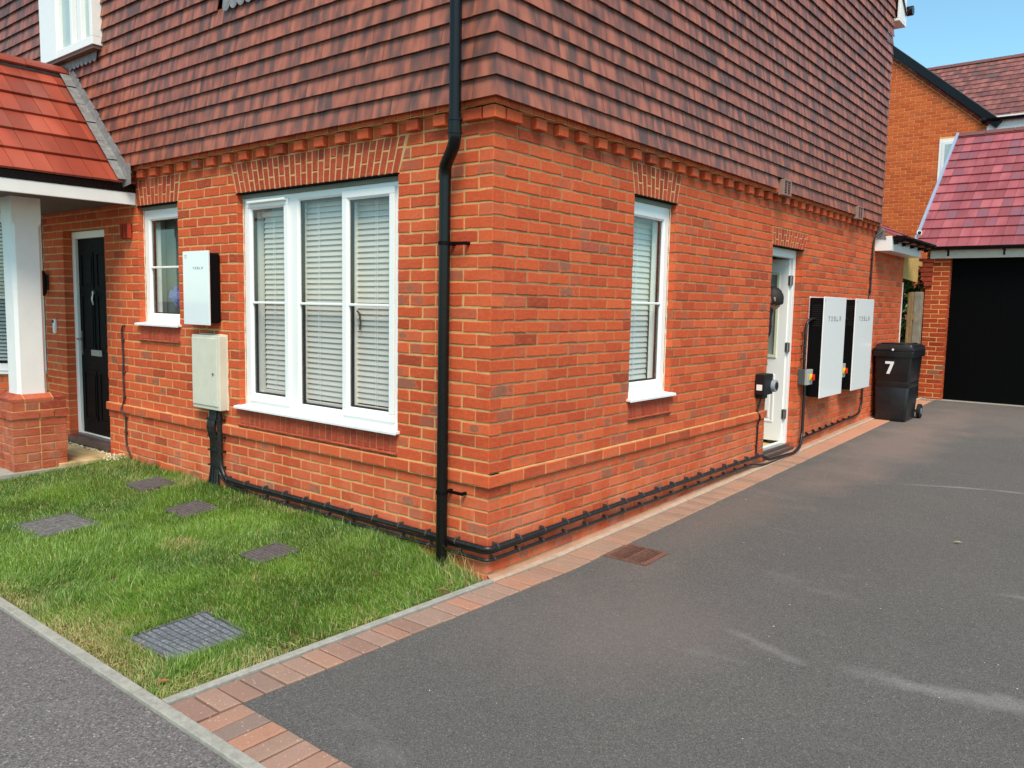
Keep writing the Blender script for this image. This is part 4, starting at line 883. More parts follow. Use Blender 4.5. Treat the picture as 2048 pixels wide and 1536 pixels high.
for k in range(620):
    x=rr(-6.1,-4.38); y=-.035+rr(-.035,.03) if x<-4.6 else -.06+rr(-.11,.05)*(1.2); z=(.0 if x<-4.57 else soil(x,y)+.005)+rr(0,.02)+.01; r=rr(.005,.011)
    q=Vector((rr(-1,1),rr(-1,1),rr(-1,1))).normalized(); e=[Vector(a)*r*rr(.7,1.3) for a in ((1,0,0),(-1,0,0),(0,1,0),(0,-1,0),(0,0,.7),(0,0,-.7))]
    Rq=q.rotation_difference(Vector((0,0,1))).to_matrix(); e=[Rq@a+Vector((x,y,z)) for a in e]
    mb.add(e,[(0,2,4),(2,1,4),(1,3,4),(3,0,4),(2,0,5),(1,2,5),(3,1,5),(0,3,5)],0,R4())
o=mb.build('gravel',GRV,smooth=True); tag(o,'pale gravel strip along the wall by the front door','gravel'); o['kind']='stuff'

# ---------------------------------------------------------------- lettering helper
LET={'T':[(0,.8,1,1),(.38,0,.62,.66)],'E':[(0,.82,1,1),(0,.41,1,.58),(0,0,1,.18)],'S':[(0,.82,1,1),(0,.41,1,.58),(0,0,1,.18),(0,.58,.2,.82),(.8,.18,1,.41)],'L':[(0,0,.2,1),(.2,0,1,.18)],'A':[(0,.82,1,1),(0,0,.2,.66),(.8,0,1,.66),(.2,.41,.8,.55)]}
def wordmark(F,u,v,h,w_,gap,d,parent,word='TESLA',sgn=1,mat=MARK):
    mb=MB()
    for ch in word:
        for (a,b,c_,e) in LET[ch]: mb.fbox(F,u+sgn*a*w_,u+sgn*c_*w_,v+b*h,v+e*h,d,d+.0008)
        u+=sgn*(w_+gap)
    return mb.build('lettering',mat,parent)
# ---------------------------------------------------------------- gateway and meter box on the front wall
t=thing('energy_gateway_unit','slim glossy white panel unit with black sides above the cream meter box','electrical unit',(-2.96,0,1.6))
mb=MB(); mb.box(-3.125,-2.80,-.108,-.004,1.33,1.88); mb.build('housing',BATB,t,bevel=.018,seg=3)
mb=MB(); mb.box(-3.157,-2.782,-.122,-.107,1.315,1.895); mb.build('front_panel',simple('white_glass_panel',(234,240,238),.06,.5,var=.01,coat=.6),t,bevel=.002)
wordmark(FRONT,3.005,1.752,.018,.018,.014,.1222,t,sgn=-1)
mb=MB(); mb.fbox(FRONT,3.13,3.09,1.862,1.865,.1222,.1228); mb.fbox(FRONT,3.13,3.10,1.852,1.8545,.1222,.1228); mb.fbox(FRONT,3.13,3.095,1.842,1.8445,.1222,.1228); mb.build('small_print',MARK,t)
t=thing('meter_box','cream electricity meter cabinet on the front wall with a closed door','meter box',(-2.92,0,.93))
mb=MB(); mb.box(-3.125,-2.722,-.078,-.0,.64,1.235); mb.build('cabinet',CREAM,t,bevel=.006)
mb=MB(); mb.box(-3.112,-2.745,-.086,-.0775,.672,1.212); mb.build('door',CREAM,t,bevel=.003)
mb=MB(); mb.tube([(-2.80,-.085,.93),(-2.80,-.092,.93)],.011,12); mb.tube([(-2.80,-.092,.93),(-2.80,-.094,.93)],.004,8,0); mb.build('lock',STEEL,t,smooth=True)
mb=MB(); mb.add([(-2.795,-.0866,.70),(-2.775,-.0866,.70),(-2.785,-.0866,.72)],[(0,1,2)]); mb.build('warning_mark',WHITEP,t)
mb=MB()
for x in (-3.128,-2.719): mb.tube([(x,-.006+rr(-.001,.001),z) for z in np.linspace(.64,1.236,20)],[.006*rr(.6,1.4) for _ in range(20)],6)
mb.tube([(x,-.006,1.238) for x in np.linspace(-3.128,-2.719,14)],[.006*rr(.6,1.5) for _ in range(14)],6); mb.build('sealant',SEAL,t,smooth=True)
# ---------------------------------------------------------------- cables
def cable(name,label,pts,r,mat=CABLE,group=None,clips=None,clipr=None,clipmat=None,cat='cable',extra=None):
    # smooth path through the points
    P=[Vector(p) for p in pts]; Q=[P[0]]
    for i in range(1,len(P)-1):
        a,b,c_=P[i-1],P[i],P[i+1]; k=min(.045,(b-a).length*.45,(c_-b).length*.45); s0=b+(a-b).normalized()*k; s1=b+(c_-b).normalized()*k
        for t_ in (0,.25,.5,.75,1): Q.append(s0*(1-t_)**2+b*2*t_*(1-t_)+s1*t_**2)
    Q.append(P[-1]); t=thing(name,label,cat,tuple(P[0]),group)
    mb=MB(); mb.tube(Q,r,12); mb.build('conduit' if r>.011 else 'sheath',mat,t,smooth=True)
    for (x,y,z,ax) in (clips or []):
        mb=MB(); R1=r+.003; w_=.011
        n=14
        def ring(off,rad):
            return [Vector((x,y,z))+off+(Vector((0,math.cos(a),math.sin(a))) if ax=='x' else Vector((math.cos(a),0,math.sin(a))) if ax=='y' else Vector((math.cos(a),math.sin(a),0)))*rad for a in [2*math.pi*k/n for k in range(n)]]
        A=Vector((1,0,0)) if ax=='x' else Vector((0,1,0)) if ax=='y' else Vector((0,0,1))
        r0,r1=ring(-A*w_/2,R1),ring(A*w_/2,R1); mb.add(r0+r1,[(k,(k+1)%n,n+(k+1)%n,n+k) for k in range(n)]+[tuple(range(n))[::-1],tuple(range(n,2*n))])
        # saddle foot towards the wall
        front=(abs(y)<abs(x)-.0 or x<-.02) and y<0
        if front: mb.box(x-.006,x+.006,y,-.002,z+.2*r,z+r+.008) if ax!='z' else mb.box(x-.018,x+.018,-.02,-.002,z-.006,z+.006)
        else: mb.box(.002,x,y-.006,y+.006,z+.2*r,z+r+.008) if ax!='z' else mb.box(.002,.02,y-.018,y+.018,z-.006,z+.006)
        mb.build('cable_clip',clipmat or CLIP,t,smooth=False,bevel=.0012,seg=1)
    return t
yf=-.034; xf=.036
cl=[(-2.70+.248*k,yf,.092,'x') for k in range(11)]+[(xf,.045,.095,'y')]+[(xf,.26+.2505*k,.098,'y') for k in range(16)]
cable('cable_conduit','thicker upper black conduit running round the foot of both brick walls',[(-2.80,yf,.62),(-2.80,yf,.20),(-2.74,yf,.10),(-2.55,yf,.09),(-1.0,yf,.092),(xf,yf,.093),(xf,1.5,.098),(xf,4.10,.088),(xf+.03,4.22,.035),(xf+.035,4.9,.008),(xf+.03,5.10,.05),(xf+.005,5.22,.17),(xf,5.24,.70)],.0165,clips=cl,group='black conduits along the foot of the house walls')
cl=[(-2.2+.25*k,yf+.004,.024,'x') for k in range(9)]+[(.03,.03,.022,'y')]+[(.03,.26+.2505*k,.026,'y') for k in range(15)]
cable('cable_conduit','thinner lower black conduit running just above the paving round the house corner',[(-2.84,-.026,.55),(-2.84,-.026,.12),(-2.72,-.026,.045),(-2.4,-.026,.022),(-1.2,-.028,.022),(.028,-.028,.021),(.03,2.0,.024),(.03,3.9,.025),(.055,4.15,-.012),(.058,4.9,-.02),(.05,5.06,.02)],.0105,clips=cl,group='black conduits along the foot of the house walls')
cable('cable_conduit','slack black cable tucked behind the conduits at the wall foot',[(-2.86,-.014,.4),(-2.86,-.014,.10),(-2.6,-.012,.055),(-1.6,-.012,.062),(-.9,-.012,.05),(-.02,-.012,.06),(.012,.012,.06),(.014,.5,.064),(.012,.9,.085)],.0095,group='black conduits along the foot of the house walls')
t=thing('cable_bundle','bundle of upright black cables dropping from the cream meter box into the grass','cable',(-2.9,0,.1))
for k,x in enumerate((-2.955,-2.925,-2.895,-2.87)):
    mb=MB(); Q=[(x,-.022,.645),(x,-.022,.58),(x-.004,-.04,.53),(x-.006,-.045,.49),(x-.002,-.03,.42),(x,-.02,.38),(x+.0,-.02,.16),(x+.01*(k-1.5),-.03,.05),(x+.02*(k-1.5),-.05,-.03)]
    mb.tube(Q,.0125,10); mb.build('sheath',CABLE,t,smooth=True)
for z in (.555,.415,.30,.175):
    mb=MB(); dd=-.045 if z>.45 else -.036
    mb.box(-2.985,-2.775,dd-.004,dd+.004,z-.006,z+.006); mb.box(-2.985,-2.977,dd,-.001,z-.006,z+.006); mb.box(-2.782,-2.77,dd,-.001,z-.007,z+.009); mb.build('cable_clip',BLACKM,t,bevel=.002)
cable('wall_cable','wavy dark brown cable clipped to the brick between front door and small window','x y'and[(-4.415,-.004,1.262),(-4.43,-.02,1.262),(-4.455,-.018,1.22),(-4.448,-.014,.95),(-4.46,-.014,.80),(-4.452,-.014,.58),(-4.475,-.016,.52),(-4.478,-.038,.49),(-4.45,-.036,.45),(-4.43,-.014,.42),(-4.44,-.014,.22),(-4.43,-.014,.13),(-4.36,-.02,.07),(-4.31,-.03,.04)],.0085,CABLEB,clips=[(-4.45,-.016,1.13,'z'),(-4.452,-.016,.83,'z'),(-4.455,-.016,.60,'z'),(-4.43,-.016,.41,'z'),(-4.44,-.016,.27,'z')],clipmat=CABLEB)
# charger-like box with a round dial and its thin cable
t=thing('charger_socket','black wall box with a round grey dial fixed to the brick beside the side door','charge point',(0,4.07,.79))
mb=MB(); mb.box(.001,.10,3.93,4.135,.70,.90); mb.build('housing',BLACKM,t,bevel=.006)
mb=MB(); mb.tube([(.095,4.14,.78),(.105,4.14,.78),(.135,4.14,.78)],[.062,.062,.056],24); mb.build('dial',simple('grey_dial',(150,154,158),.4,.4),t,smooth=True)
mb=MB(); mb.tube([(.134,4.14,.78),(.139,4.14,.78)],.038,20); mb.build('socket_face',BLACKM,t,smooth=True)
mb=MB(); mb.box(.02,.075,3.927,3.9305,.745,.80); mb.build('white_sticker',WHITE,t)
mb=MB(); mb.box(.001,.075,3.96,4.08,.66,.7); mb.build('gland',BLACKM,t,bevel=.01)
cable('wall_cable','thin black cable dropping from the black wall box beside the side door',[(.03,4.04,.67),(.02,4.03,.62),(.012,4.0,.52),(.034,4.02,.49),(.034,4.02,.455),(.012,4.03,.42),(.012,4.02,.12)],.0085,clips=[(.014,4.005,.55,'z'),(.014,4.025,.39,'z'),(.014,4.02,.2,'z')])
# batteries
def battery(y0,label):
    y1=y0+.755+.02; z0,z1=.565,1.668
    t=thing('battery_unit',label,'wall battery',(0,(y0+y1)/2,z0),'white battery units on the side wall')
    mb=MB(); mb.box(.001,.014,y0+.02,y1-.0,z0-.0,z1); mb.build('back_rim',BATW,t,bevel=.004)
    mb=MB(); mb.box(.012,.162,y0+.012,y1-.012,z0+.012,z1-.012)
    mb.build('housing',BATB,t,bevel=.006)
    mb=MB()
    for k in range(11): mb.box(.045,.14,y0+.008,y0+.0125,z1-.10-.022*k,z1-.089-.022*k)
    mb.build('vent_louvre',BLACKM,t)
    mb=MB(); mb.box(.160,.172,y0,y1,z0,z1); mb.build('front_panel',BATW,t,bevel=.005,seg=3)
    wordmark(SIDE,y0+.165,z1-.265,.052,.05,.047,.1722,t,sgn=1)
    mb=MB(); mb.fbox(SIDE,y0+.03,y0+.045,z1-.045,z1-.03,.1722,.173); mb.fbox(SIDE,y0+.03,y0+.05,z1-.056,z1-.052,.1722,.173); mb.build('small_print',MARK,t)
    return t
battery(5.315,'tall white battery panel nearer the side door, left of the two'); battery(6.465,'tall white battery panel next to the wheelie bin, right of the two')
def isolator(y0,z0,label,x1=.105):
    t=thing('isolator_switch',label,'switch box',(0,y0+.08,z0),'grey isolator boxes beside the batteries')
    mb=MB(); mb.box(.001,x1-.03,y0,y0+.165,z0,z0+.165); mb.build('back_box',simple('dark_grey_'+str(y0),(84,84,82),.5),t,bevel=.003)
    mb=MB(); mb.box(x1-.03,x1,y0,y0+.165,z0,z0+.165); mb.build('cover',GREYBOX,t,bevel=.004)
    mb=MB(); mb.box(x1,x1+.012,y0+.055,y0+.13,z0+.05,z0+.115); mb.tube([(x1+.01,y0+.092,z0+.083),(x1+.022,y0+.092,z0+.083)],.03,16); mb.build('yellow_plate',YEL,t,bevel=.002)
    mb=MB(); mb.box(x1+.02,x1+.045,y0+.078,y0+.107,z0+.05,z0+.115); mb.tube([(x1+.02,y0+.092,z0+.083),(x1+.036,y0+.092,z0+.083)],.026,16); mb.build('red_knob',RED,t,bevel=.004)
isolator(5.105,.72,'grey box with red and yellow rotary switch between the side door and the first battery'); isolator(6.27,.73,'grey box with red and yellow rotary switch between the two batteries')
cable('battery_cable','black cable rising from the first switch box into the side of the nearer battery',[(.04,5.17,.885),(.04,5.165,.98),(.04,5.16,1.30),(.045,5.19,1.40),(.06,5.26,1.43),(.08,5.33,1.425)],.015,clips=[(.04,5.163,1.0,'z'),(.04,5.162,1.14,'z'),(.04,5.16,1.28,'z')],group='black cables feeding the batteries')
cable('battery_cable','short black cable bending into the side of the farther battery',[(.03,6.30,.89),(.03,6.29,1.2),(.035,6.30,1.36),(.06,6.38,1.42),(.08,6.48,1.42)],.015,group='black cables feeding the batteries')
cl=[(.024,5.44+.225*k,.145+.004*k,'y') for k in range(8)]+[(.024,7.50,.62,'z'),(.024,7.50,.38,'z')]
cable('battery_cable','black cable from the far end of the batteries down to the foot of the wall',[(.024,7.50,.72),(.024,7.50,.30),(.024,7.42,.20),(.024,7.25,.178),(.024,5.32,.118),(.03,5.2,.09)],.013,clips=cl,clipmat=BLACKM,group='black cables feeding the batteries')
t=thing('junction_box','small black box with a white sticker under the end of the farther battery','junction box',(0,7.42,.72)); mb=MB(); mb.box(.001,.09,7.33,7.56,.70,.84); mb.build('housing',BLACKM,t,bevel=.004); mb=MB(); mb.box(.0905,.0912,7.46,7.55,.78,.82); mb.build('sticker',WHITE,t)
mb=MB()
cl=[(.02,7.60,z,'z') for z in (1.78,1.95,2.2)]
cable('wall_cable','thin black cable climbing the side wall to the extension gutter',[(.02,7.50,1.60),(.018,7.60,1.72),(.018,7.61,2.38),(.03,7.64,2.5),(.10,7.72,2.56)],.012,clips=cl,clipmat=BLACKM)
# ---------------------------------------------------------------- downpipe
t=thing('downpipe','black rainwater downpipe with an offset bend near the house corner','downpipe',(-.27,-.1,0))
mb=MB(); mb.tube([(-.165,-.15,5.3),(-.158,-.15,2.50)],.034,24); mb.build('upper_pipe',BLACK,t,smooth=True)
mb=MB(); mb.tube([(-.301,-.075,2.27),(-.301,-.075,-.12)],.034,24); mb.build('lower_pipe',BLACK,t,smooth=True)
mb=MB(); mb.tube([(-.158,-.15,2.54),(-.158,-.15,2.45),(-.160,-.149,2.43),(-.172,-.142,2.405),(-.205,-.126,2.375),(-.260,-.1,2.335),(-.290,-.084,2.31),(-.300,-.077,2.285),(-.301,-.075,2.24)],[.0375,.0375,.035,.036,.0355,.0355,.036,.036,.0365],24)
for z in (2.54,2.47): mb.tube([(-.158,-.15,z-.006),(-.158,-.15,z+.006)],.043,24)
mb.build('offset_bend',BLACK,t,smooth=True)
for z in (1.87,.39):
    mb=MB(); mb.tube([(-.301,-.075,z-.012),(-.301,-.075,z+.012)],.0375,24); mb.box(-.272,-.165,-.042,-.034,z-.010,z+.010); mb.tube([(-.175,-.03,z),(-.175,-.001,z)],.011,10); mb.box(-.30,-.28,-.05,0,z-.01,z+.01); mb.build('bracket',BATB,t,smooth=False,bevel=.002)
    mb=MB(); mb.tube([(-.178,-.035,z),(-.178,-.0375,z)],.004,8); mb.build('screw',STEEL,t)
# ---------------------------------------------------------------- vents
t=thing('wall_vent','orange terracotta louvred vent under the porch eaves beside the front door','vent',(-4.33,0,2.12)); mb=MB(); mb.box(-4.385,-4.372,-.03,-.0,2.055,2.175); 
for x0,x1 in ((-4.40,-4.388),(-4.325,-4.318),(-4.262,-4.235)): mb.box(x0,x1,-.034,0,2.05,2.18)
for k in range(9): mb.box(-4.39,-4.25,-.03,-.012,2.055+.014*k,2.060+.014*k)
mb.box(-4.40,-4.235,-.006,0,2.05,2.18,1); mb.build('louvres',[TERRA,VENTD],t)
for y0,lab in ((4.12,'brown plastic vent low in the hanging tiles above the side door'),(6.53,'brown plastic vent low in the hanging tiles near the back corner')):
    t=thing('tile_vent',lab,'vent',(.1,y0+.1,2.62),'vents set in the hanging tiles')
    mb=MB(); mb.box(.06,.118,y0,y0+.015,2.61,2.755); mb.box(.06,.118,y0+.185,y0+.20,2.61,2.755); mb.box(.06,.118,y0+.015,y0+.185,2.61,2.62); mb.box(.06,.118,y0+.015,y0+.185,2.745,2.755); mb.box(.108,.114,y0+.095,y0+.105,2.62,2.745); mb.build('frame',VENTB,t,bevel=.002)
    mb=MB(); mb.box(.05,.10,y0+.012,y0+.188,2.615,2.75,1)
    for k in range(8): mb.box(.1,.112,y0+.015,y0+.185,2.625+.0155*k,2.630+.0155*k,0)
    mb.build('grille',[VENTB,VENTD],t)
# ---------------------------------------------------------------- lamp, doorbell
t=thing('wall_lamp','small black wall lamp on the dark brick left of the front door','lamp',(-6.1,0,1.65)); mb=MB(); mb.box(-6.13,-6.07,-.02,0,1.58,1.74); mb.build('bracket',BLACKM,t,bevel=.01)
mb=MB(); mb.tube([(-6.10,-.06,1.52),(-6.10,-.06,1.56),(-6.10,-.06,1.74),(-6.10,-.06,1.78)],[.03,.045,.045,.03],16); mb.build('lamp_body',BLACKM,t,smooth=True)
t=thing('doorbell','slim white video doorbell with a black lens left of the front door','doorbell',(-5.93,0,1.2)); mb=MB(); mb.tube([(-5.93,-.012,1.135),(-5.93,-.012,1.15),(-5.93,-.012,1.27),(-5.93,-.012,1.285)],[.012,.022,.022,.012],16); mb.build('body',WHITE,t,smooth=True)
mb=MB(); mb.tube([(-5.93,-.03,1.26),(-5.93,-.038,1.26)],.016,16); mb.build('lens',BLACKM,t,smooth=True)
# ---------------------------------------------------------------- drain grate
t=thing('drain_grate','rusty brown square drain grate beside the paver strip','drain',(.44,1.0,-.1))
DX0,DX1,DY0,DY1=.285,.585,.85,1.155; zg=lambda y:GZ(y)+.0
mb=MB()
def dbox(mb,x0,x1,y0,y1,h0=-.03,h1=.003):
    mb.prism([(x0,y0,zg(y0)+h0),(x1,y0,zg(y0)+h0),(x1,y1,zg(y1)+h0),(x0,y1,zg(y1)+h0)],[(x0,y0,zg(y0)+h1),(x1,y0,zg(y0)+h1),(x1,y1,zg(y1)+h1),(x0,y1,zg(y1)+h1)])
for q in ((DX0,DX1,DY0,DY0+.012),(DX0,DX1,DY1-.012,DY1),(DX0,DX0+.02,DY0+.012,DY1-.012),(DX1-.035,DX1,DY0+.012,DY1-.012),(.425,.436,DY0+.012,DY1-.012)): dbox(mb,*q)
mb.build('frame',DRAINM,t)
mb=MB()
for k in range(11):
    y=DY0+.022+k*.0245
    for s0,s1 in ((DX0+.02,.425),(.436,DX1-.035)):
        n=5; pts=[(s0+(s1-s0)*i/n,y+.010*math.sin(math.pi*i/n)) for i in range(n+1)]
        for i in range(n):
            (a,b),(c_,d)=pts[i],pts[i+1]; mb.prism([(a,b,zg(b)-.02),(c_,d,zg(d)-.02),(c_,d+.0085,zg(d)-.02),(a,b+.0085,zg(b)-.02)],[(a,b,zg(b)+.001),(c_,d,zg(d)+.001),(c_,d+.0085,zg(d)+.001),(a,b+.0085,zg(b)+.001)])
mb.build('grate_bars',DRAINM,t)
mb=MB(); dbox(mb,DX0+.01,DX1-.01,DY0+.01,DY1-.01,-.03,-.0045); mb.build('drain_well',VENTD,t)
# ---------------------------------------------------------------- wheelie bin
t=thing('wheelie_bin','black wheelie bin with a white number 7 beside the far end of the side wall','bin',(.27,8.2,.06))
bx,by,bz=.27,8.22,GZ(8.1)+.0
def ringb(z,hx,hy,yo=0,r=.03,n=4):
    P=[]
    for sx_,sy_,a0 in ((1,-1,-90),(1,1,0),(-1,1,90),(-1,-1,180)):
        for k in range(n+1):
            a=R_(a0+90*k/n); hx_=hx*.94; P.append((bx+sx_*(hx_-r)+r*math.cos(a),by+yo+sy_*(hy-r)+r*math.sin(a),bz+z))
    return P
def loft(mb,rs,mat=0,cap=True):
    n=len(rs[0]); v=[p for r in rs for p in r]; f=[(i*n+k,i*n+(k+1)%n,(i+1)*n+(k+1)%n,(i+1)*n+k) for i in range(len(rs)-1) for k in range(n)]
    if cap: f+=[tuple(range(n))[::-1],tuple(range((len(rs)-1)*n,len(rs)*n))]
    mb.add(v,f,mat)
BINM=simple('black_bin_plastic',(24,25,28),.38,.5,var=.25,vs=6,bump=.15,bs=40,dirt=(70,67,64),dirt_amt=.15)
mb=MB(); loft(mb,[ringb(0,.195,.25),ringb(.03,.205,.26),ringb(.44,.225,.285,.01),ringb(.445,.223,.283,.01),ringb(.455,.223,.283,.01),ringb(.46,.226,.286,.01),ringb(.52,.228,.29,.012),ringb(.523,.225,.287,.012),ringb(.535,.225,.287,.012),ringb(.54,.229,.291,.012),ringb(.88,.245,.31,.02)]); mb.build('body',BINM,t,smooth=True)
mb=MB(); loft(mb,[ringb(.87,.25,.315,.02),ringb(.86,.272,.335,.02),ringb(.925,.278,.34,.02),ringb(.935,.262,.325,.02)]); mb.build('rim',BINM,t,smooth=True,bevel=.003)
mb=MB(); loft(mb,[ringb(.934,.276,.34,.02),ringb(.958,.278,.342,.02),ringb(.975,.255,.32,.025),ringb(1.02,.235,.30,.03),ringb(1.03,.21,.27,.03)]); lid=mb.build('lid',BINM,t,smooth=True)
mb=MB(); mb.box(bx-.17,bx+.10,by-.25,by-.20,bz+1.028,bz+1.04); mb.box(bx+.15,bx+.20,by-.2,by+.1,bz+1.02,bz+1.045); mb.build('lid_rib',BINM,lid,bevel=.006)
mb=MB(); mb.tube([(bx-.24,by+.37,bz+.99),(bx+.24,by+.37,bz+.99)],.015,10); mb.box(bx-.22,bx-.18,by+.30,by+.37,bz+.93,bz+.99); mb.box(bx+.18,bx+.22,by+.30,by+.37,bz+.93,bz+.99); mb.build('handle',BINM,t,smooth=False)
mb=MB(); mb.tube([(bx+.0,by-.322,bz+.955),(bx+.0,by-.3255,bz+.955)],.014,14); mb.build('white_stud',WHITE,t)
yq=lambda z: by-.25-.06*(z-.03)/.85+.02*(z/.88)-.012
def seven(mb):
    S=[(0,1),(1,1),(1,.84),(.55,0),(.18,0),(.62,.80),(0,.80)]; w_,h=.105,.165; x0,z0=bx-.09,.63
    A=[(x0+w_*a,yq(z0+h*b),bz+z0+h*b) for a,b in S]; mb.prism([(p[0],p[1]-.004,p[2]) for p in A],[(p[0],p[1]+.01,p[2]) for p in A])
mb=MB(); seven(mb); mb.build('number_seven',WHITE,t)
for s in (-1,1):
    mb=MB(); mb.tube([(bx+s*.215,by+.30,bz+.10),(bx+s*.262,by+.30,bz+.10)],.10,24); wh=mb.build('wheel',RUBBER,t,smooth=True,bevel=.008); mb=MB(); mb.tube([(bx+s*.26,by+.30,bz+.10),(bx+s*.268,by+.30,bz+.10)],.045,16); mb.build('hub',HUB,wh,smooth=True)
mb=MB(); mb.tube([(bx-.25,by+.30,bz+.10),(bx+.25,by+.30,bz+.10)],.012,8); mb.build('axle',CLIP,t,smooth=True)
# ---------------------------------------------------------------- garage
gar=thing('garage','single brick garage with a red tiled roof and a wide black door','garage',(1.8,10.8,.12))
GY=10.8; GF=FR((0,GY,0),(1,0,0),(0,0,1),(0,-1,0)); gz=GZ(GY)
mb=MB(); H=.075
courses(mb,GF,.345,1,33,[],0,depth=.1025,sub=False,endcap=1); courses(mb,FR((3.1,GY,0),(1,0,0),(0,0,1),(0,-1,0)),.6,1,33,[],0,depth=.1025,sub=False)
slab(mb,GF,.003,.335,.05,2.5,[],mat=1); mb.box(3.103,3.7,GY+.006,GY+.1,.05,2.5,1); mb.box(.009,.336,GY+.0065,GY+.3,.05,2.5,1)
# reveal return and left flank wall
courses(mb,FR((0,GY+5.4,0),(0,-1,0),(0,0,1),(-1,0,0)),5.4,1,34,[],1,depth=.1,sub=False); mb.box(.006,.1,GY+.1,GY+5.4,.0,2.55,1)
mb.build('garage_wall',[GARB,MORTAR_O],gar)
mb=MB(); courses(mb,FR((.345,GY,0),(0,1,0),(0,0,1),(1,0,0)),.2,1,33,[],1,depth=.02,sub=False); mb.build('door_reveal',[GARB],gar)
mb=MB()
# flank gable above eaves and corbelled kneeler
for c in range(34,60):
    z=c*.075; hw=(4.82-z-.12)/math.tan(R_(38.5)); 
    if hw<.1: break
    a=5.4/2-hw; 
    F=FR((0,GY+2.7-hw,0),(0,1,0),(0,0,1),(-1,0,0)); b=0
    while b<2*hw-.03: e=min(b+.215,2*hw); brick(mb,F,[(b,z+.005),(e,z+.005),(e,z+.07),(b,z+.07)],0,0,.05,.001,False); b+=.225
mb.prism([(.01,GY+.02,2.5),(.01,GY+5.38,2.5),(.01,GY+2.7,4.66)],[(.09,GY+.02,2.5),(.09,GY+5.38,2.5),(.09,GY+2.7,4.66)],1)
mb.build('gable_wall',[GARB,MORTAR_O],gar)
mb=MB()
for k,dx in enumerate((.02,.045,.07,.095,.115,.13)):
    z=1.935+.075*k; brick(mb,FR((-dx,GY-.035-.004*k,0),(1,0,0),(0,0,1),(0,-1,0)),[(0,z+.005),(.10+dx,z+.005),(.10+dx,z+.07),(0,z+.07)],0,.0,.2,.0012)
mb.build('corbelled_kneeler',[brick_mat('brick_kneeler',[(0,lin(140,54,36)),(1,lin(164,66,42))],rub=True,white=0)],gar)
GA=R_(38.5); RL=3.62; GR=FR((-.17,GY-.17,2.53),(1,0,0),(0,math.cos(GA),math.sin(GA)),(0,-math.sin(GA),math.cos(GA)))
mb=MB(); roof_slope(mb,GR,4.1,RL,.27,.30,faux=True,proud=.026); roof_slope(mb,FR((3.93,GY+5.57,2.53),(-1,0,0),(0,-math.cos(GA),math.sin(GA)),(0,math.sin(GA),math.cos(GA))),4.1,RL,.27,.3,faux=True,proud=.026); mb.build('roof',GART,gar)
mb=MB(); mb.fbox(GR,-.035,.012,-.01,RL+.03,-.05,.05); mb.build('verge_trim',simple('grey_verge',(150,160,180),.4,.4,var=.05),gar,bevel=.004)
mb=MB(); rz=GR(0,RL,0).z; ry=GR(0,RL,0).y; x=-.17
while x<3.9: mb.prism([(x+.004,ry-.1,rz-.03),(x+.004,ry,rz+.05),(x+.004,ry+.1,rz-.03)],[(x+.446,ry-.1,rz-.03),(x+.446,ry,rz+.05),(x+.446,ry+.1,rz-.03)]); x+=.45
mb.build('ridge_tiles',NEIT,gar,bevel=.006)
mb=MB(); mb.box(-.02+.08,3.9,GY-.075,GY-.05,2.375,2.51); mb.box(.06,3.9,GY-.05,GY-.0,2.375,2.385); mb.build('fascia',simple('cream_fascia',(214,210,196),.5,var=.04,dirt=(170,164,146),dirt_amt=.3),gar,bevel=.003)
mb=MB(); gutter(mb,(3.9,GY-.14,2.555),(-.2,GY-.14,2.555),.058)
for x in (.3,1.06,1.9,2.8): gutter(mb,(x+.03,GY-.14,2.552),(x,GY-.14,2.552),.066); mb.box(x,x+.03,GY-.08,GY-.074,2.41,2.50)
mb.build('gutter',BLACK,gar)
mb=MB(); mb.fbox(GF,.345,3.1,gz-.05,2.4,-.19,-.13)
for k in range(27): mb.fbox(GF,.36+.1*k,.37+.1*k,gz+.0,2.36,-.1305,-.1285)
mb.build('garage_door',GARD,gar)
mb=MB(); mb.fbox(GF,.0,3.2,gz-.1,gz-.004,-.2,.05); mb.build('door_sill',CONC,gar,bevel=.004)
t=thing('security_camera','small white dome camera at the lower corner of the garage roof','camera',(-.1,10.5,2.72)); mb=MB(); mb.tube([(-.13,10.62,2.70),(-.11,10.60,2.78)],.012,8); mb.tube([(-.11,10.60,2.77),(-.1,10.585,2.775),(-.085,10.56,2.775)],[.035,.045,.04],16); mb.build('body',WHITE,t,smooth=True)
mb=MB(); mb.tube([(-.085,10.56,2.775),(-.07,10.54,2.775)],[.028,.02],14); mb.build('lens',BLACKM,t,smooth=True)
# ---------------------------------------------------------------- neighbour house
nei=thing('neighbour_house','orange brick gabled house with a brown tiled roof behind the garage','house',(-2,17,0))
NY=17.0; NF=FR((-.30,NY,0),(-1,0,0),(0,0,1),(0,-1,0)); sl=1.66/1.93
mb=MB()
for c in range(2,130):
    z=c*.075; ub=0 if z<5.62 else (z+.07-5.70)/sl+.06
    if c*.075>9.4: break
    a=0 if c%2 else .1125; 
    if c%2==0: brick(mb,NF,[(0,z+.005),(.1025,z+.005),(.1025,z+.07),(0,z+.07)],0,0,.06,.001,False) if ub<=0 else None
    while a<7.2:
        if 3.96<z<5.41 and a<.9 and a+.215>.3:
            if a<.28: brick(mb,NF,[(a,z+.005),(.3,z+.005),(.3,z+.07),(a,z+.07)],0,0,.06,.001,False)
            if a+.215>.92: brick(mb,NF,[(.9,z+.005),(a+.215,z+.005),(a+.215,z+.07),(.9,z+.07)],0,0,.06,.001,False)
            a+=.225; continue
        if a+.215>ub: a0=max(a,ub); brick(mb,NF,[(a0,z+.005),(a+.215,z+.005),(a+.215,z+.07),(max(a,ub+.075/sl*0),z+.07)],0,0,.06,.001,False)
        a+=.225
